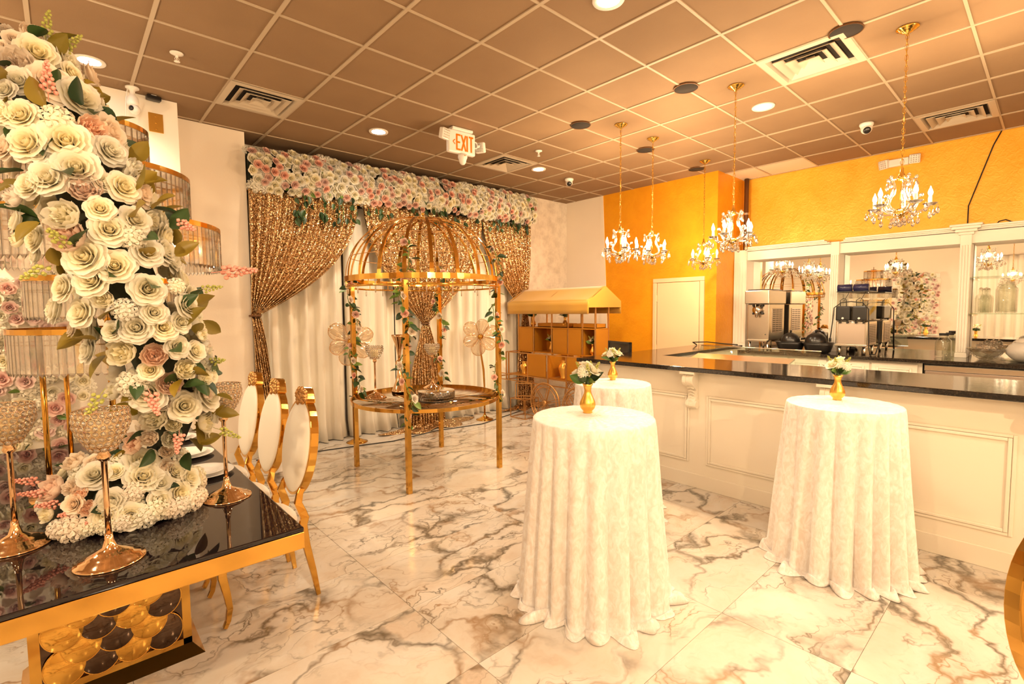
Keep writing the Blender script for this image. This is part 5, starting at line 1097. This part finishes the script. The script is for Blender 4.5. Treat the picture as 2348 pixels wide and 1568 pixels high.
for k in range(46):
    a=2.4*k; e=rr.uniform(.05,1.1); n=Vector((math.cos(a)*math.cos(e),math.sin(a)*math.cos(e),math.sin(e)))
    if k%3==0 or n.y>.1 or n.x>.5: flower(rr.choice('HHRHB'),ba,Vector((.27*n.x,.25*n.y,.05+.23*n.z)),rr.uniform(.035,.05),n)
    elif k%3==1: leaf(ba,(.27*n.x,.26*n.y,.05+.24*n.z),(n.x+rr.uniform(-.5,.5),n.y,n.z*.3+rr.uniform(-.3,.6)),rr.uniform(.06,.085),'leaf')
for k in range(5): a=3.3+.25*k; put('astilbe_plume', AST, ba, (.26*math.cos(a),.2*math.sin(a),.2-.04*k), zto((math.cos(a),math.sin(a),.3)), .11)
# ---------------------------------------------------------------- flower wall panel behind the table
def flower_panel(lab,loc,rz,W,H,seed,n):
    f=thing('rose_wall',lab,'flower wall',loc,rz); rr=random.Random(seed)
    obj('backing', MB().box(-W/2,W/2,.03,.10,.0,H), M['white'], f)
    big=MB()
    for k in range(int(W*H*70)): join_h(big,(rr.uniform(-W/2,W/2),.0,rr.uniform(.02,H)),(rr.uniform(-.3,.3),-1,rr.uniform(-.3,.3)),rr.uniform(.06,.09))
    stuff(obj('hydrangea_mass', big, M['p_white'], f))
    P=[]
    tries=0
    while len(P)<n and tries<9000:
        tries+=1; x=rr.uniform(-W/2,W/2); z=rr.uniform(.03,H)
        if all((x-p[0])**2+(z-p[1])**2>.0062 for p in P): P.append((x,z))
    for x,z in P:
        k_=rr.random(); put('rose', LROSE['p_mauve'] if k_<.62 else LROSE['p_white'], f, (x,-.045-rr.uniform(0,.03),z), zto((rr.uniform(-.5,.5),-1,rr.uniform(-.3,.5))), rr.uniform(.045,.066))
    for k in range(int(n*.35)): leaf(f,(rr.uniform(-W/2,W/2),-.05,rr.uniform(0,H)),(rr.uniform(-1,1),-.4,rr.uniform(-1,1)),rr.uniform(.06,.09),'leaf' if k%2 else 'leafgr')
    return f
flower_panel('white and mauve rose wall panel standing behind the dining table',(-.52,5.05,0),0,1.30,2.02,21,190)
# ---------------------------------------------------------------- chandeliers
drop=MB(); drop.lathe([(.0,0),(.004,-.004),(.012,-.026),(.014,-.036),(.008,-.048),(0,-.054)],6); drop.lathe([(0,.014),(.005,.008),(.0,.0)],6); DROP=drop.mesh('drop',M['crystal'])
LINK=MB().ring(.011,.0018,(0,0,0),10,5).xf(Matrix.Diagonal((.9,2.0,1.4,1))).xf(Matrix.Rotation(PI/2,4,'Y')).xf(Matrix.Rotation(PI/2,4,'X')).mesh('link',M['brass'])
def chandelier(x,y,zb,lab,rz):
    c=thing('chandelier',lab,'chandelier',(x,y,zb),rz,'small crystal chandeliers over the bar'); H=CZ-zb
    obj('canopy', MB().lathe([(.068,0),(.066,-.006),(.052,-.010),(.048,-.018),(.034,-.022),(.03,-.03),(.012,-.036),(.007,-.05),(0,-.05)],28), M['brass'], c, (0,0,H))
    obj('lamp_cord', MB().tube([(0,0,.44),(0,0,H-.04)],.0025,5), M['brass'], c)
    g=MB(); z=.46; i=0; lv=[Vector(v.co) for v in LINK.vertices]; lf=[tuple(p.vertices) for p in LINK.polygons]
    while z<H-.05: Q=Matrix.Rotation((i%2)*PI/2,3,'Z'); g.add([Q@v*1.0+Vector((.004*math.sin(i*.8),0,z)) for v in lv],lf); z+=.036; i+=1
    obj('chain', g, M['brass'], c)
    obj('bottom_bowl', MB().lathe([(0,.062),(.012,.066),(.02,.075),(.042,.085),(.05,.10),(.054,.112),(.045,.118),(0,.118)],24), M['brass'], c)
    obj('finial_ball', MB().ball((0,0,.02),.020,8,6), M['crystal'], c); obj('finial_stem', MB().tube([(0,0,.035),(0,0,.065)],.004,5), M['brass'], c)
    obj('crown_hub', MB().lathe([(.008,.33),(.022,.335),(.026,.35),(.02,.37),(.012,.385),(.010,.42),(0,.425)],16), M['brass'], c)
    obj('top_loop', MB().ring(.012,.002,(0,0,0),14,5).xf(Matrix.Rotation(PI/2,4,'X')), M['brass'], c, (0,0,.44))
    obj('centre_column', MB().tube([(0,0,.11),(0,0,.34)],.004,6), M['brass'], c)
    for k in range(5):
        a=2*PI*k/5; ca,sa=math.cos(a),math.sin(a)
        def P(r,z): return (r*ca,r*sa,z)
        arm=obj('arm', MB().tube([P(.03,.112),P(.06,.098),(P(.10,.10)),P(.135,.115),P(.165,.135)],.007,8), M['crystal'], c)
        obj('lyre_arm', MB().tube([P(.045,.12),P(.085,.135),P(.098,.165),P(.085,.20),P(.058,.24),P(.052,.28),P(.066,.325),P(.085,.345)],[.009,.010,.010,.009,.010,.010,.008,.006],8), M['crystal'], c)
        obj('glass_bud', MB().ball(P(.118,.218),.014,8,6).tube([P(.088,.19),P(.105,.205),P(.118,.218)],.005,6), M['crystal'], c); obj('glass_bud', MB().ball(P(.085,.35),.013,8,6), M['crystal'], c)
        b=obj('bobeche', MB().lathe([(.008,0),(.03,.004),(.042,.016),(.044,.018),(.028,.008),(.008,.006)],18,fold=lambda a_,z_:1+.08*math.cos(8*a_)), M['crystal'], arm, P(.168,.137))
        cs=obj('candle_sleeve', MB().lathe([(.0115,0),(.0115,.062),(0,.064)],14), M['porcelain'], c, P(.168,.142))
        obj('bulb', MB().lathe([(.006,0),(.012,.012),(.0145,.024),(.011,.040),(.005,.055),(.0015,.068),(0,.07)],14), M['bulb'], cs, (0,0,.062))
        for q in range(3):
            e=a+(q-1)*.22; put('crystal_drop', DROP, c, (.205*math.cos(e) if q!=1 else .168*ca, .205*math.sin(e) if q!=1 else .168*sa, .125 if q!=1 else .10), (0,0,e), 1)
        put('crystal_drop', DROP, c, P(.088,.33), (0,0,a), 1.1); put('crystal_drop', DROP, c, P(.052,.075), (0,0,a), 1)
        e=a+PI/5; put('crystal_drop', DROP, c, (.11*math.cos(e),.11*math.sin(e),.062), (0,0,e), 1.05); put('crystal_drop', DROP, c, (.03*ca,.03*sa,.052), (0,0,a), .8)
        g=MB(); p0,p1=Vector(P(.168,.13)),Vector((.168*math.cos(a+2*PI/5),.168*math.sin(a+2*PI/5),.13))
        for q in range(1,11): t_=q/11; p=p0.lerp(p1,t_); p=p*(1-.25*math.sin(PI*t_)); p.z=.13-.055*math.sin(PI*t_); g.ball(p,.0048,5,4)
        p0,p1=Vector(P(.085,.345)),Vector((0,0,.40))
        for q in range(1,7): t_=q/7; p=p0.lerp(p1,t_); p.z-=.03*math.sin(PI*t_); g.ball(p,.0048,5,4)
        obj('bead_swag', g, M['crystal'], c)
    L=bpy.data.lights.new('chandelier_glow','POINT'); L.energy=CHAN_W*(.5 if x>6 else 1); L.color=CHAN_COL; L.shadow_soft_size=.03
    lo=bpy.data.objects.new('bulb_light',L); COL.objects.link(lo); lo.parent=c; lo.location=(0,0,.25)
for x,y,zb,lab,rz in ((4.49,3.20,2.13,'crystal chandelier over the bar corner, first of the row',.3),(5.13,3.21,2.15,'crystal chandelier second in row, close beside the first',.9),(6.42,3.23,2.15,'small crystal chandelier farthest back in front of gold corner',.2),(4.50,1.99,2.14,'crystal chandelier over the middle of bar top',.6),(4.50,.79,2.21,'crystal chandelier in front of gold wall, by emergency light',.05)): chandelier(x,y,zb,lab,rz)
if 1:
    K=kids(); src=[o for o in COL.objects if o.name=='chandelier'][0]
    for x,y,lab in ((4.5,-.41,'crystal chandelier past the frame edge along the bar'),(4.5,-1.7,'crystal chandelier at the far end of the bar'),(.3,-1.0,'crystal chandelier added as fill light in the rear of the room'),(-1.15,.75,'crystal chandelier added as fill light at the left side of the room'),(2.2,-1.8,'crystal chandelier added as fill light near the front wall'),(-1.2,4.2,'crystal chandelier added as fill light beyond the dining table')): 
        r_=dup(src,(x,y,2.14),.4,lab,K=K)
        if x<3:  # copies away from the bar are added, unseen fill for walls and flowers
            for o in COL.objects:
                if o.parent==r_ and o.type=='LIGHT': o.data=o.data.copy(); o.data.energy=CHAN_W*(FILL_BOOST if y<0 else 1.5)
# ---------------------------------------------------------------- far side of the room, seen in the bar mirrors
o=obj('white_drape', drape(-1.2,2.6,41,0,3.0).xf(Matrix.Rotation(-PI/2,4,'Z')), M['sheer'], None, (-3.45,.6,0), solid=.003); tag(o,'white pleated drape on the far wall seen in the mirror','curtain')
bt=thing('butterfly_board','large yellow and white butterfly board seen in the mirror','backdrop',(-3.0,-1.2,0),PI/2)
M['yellow']=mat('butterfly_yellow',(.85,.55,.06),.5)
for s_ in (-1,1):
    up=[(0,.9),(.15,1.25),(.5,1.75),(.95,1.95),(1.1,1.7),(.95,1.25),(.6,.95),(.2,.85)]; lw=[(0,.85),(.3,.85),(.75,.8),(.9,.5),(.7,.15),(.4,.12),(.15,.4)]
    for p_,nm in ((up,'upper_wing'),(lw,'lower_wing')):
        pts=[(s_*x,z) for x,z in p_]; w1=obj(nm, MB().poly(pts,'y',-.02,.02), M['yellow'], bt); cx=sum(p[0] for p in pts)/len(pts); cz=sum(p[1] for p in pts)/len(pts)
        obj('wing_patch', MB().poly([(cx+(x-cx)*.66,cz+(z-cz)*.66) for x,z in pts],'y',-.026,.026), M['white'], w1)
obj('butterfly_body', MB().lathe([(0,.1),(.05,.2),(.06,.8),(.04,1.0),(.055,1.08),(0,1.15)],14), M['gold'], bt); obj('board_stand', MB().box(-.3,.3,-.1,.25,0,.1), M['white'], bt)
flower_panel('tall pink rose panel on the far wall seen in mirror',(-3.38,2.9,0),PI/2,1.1,2.6,33,150)
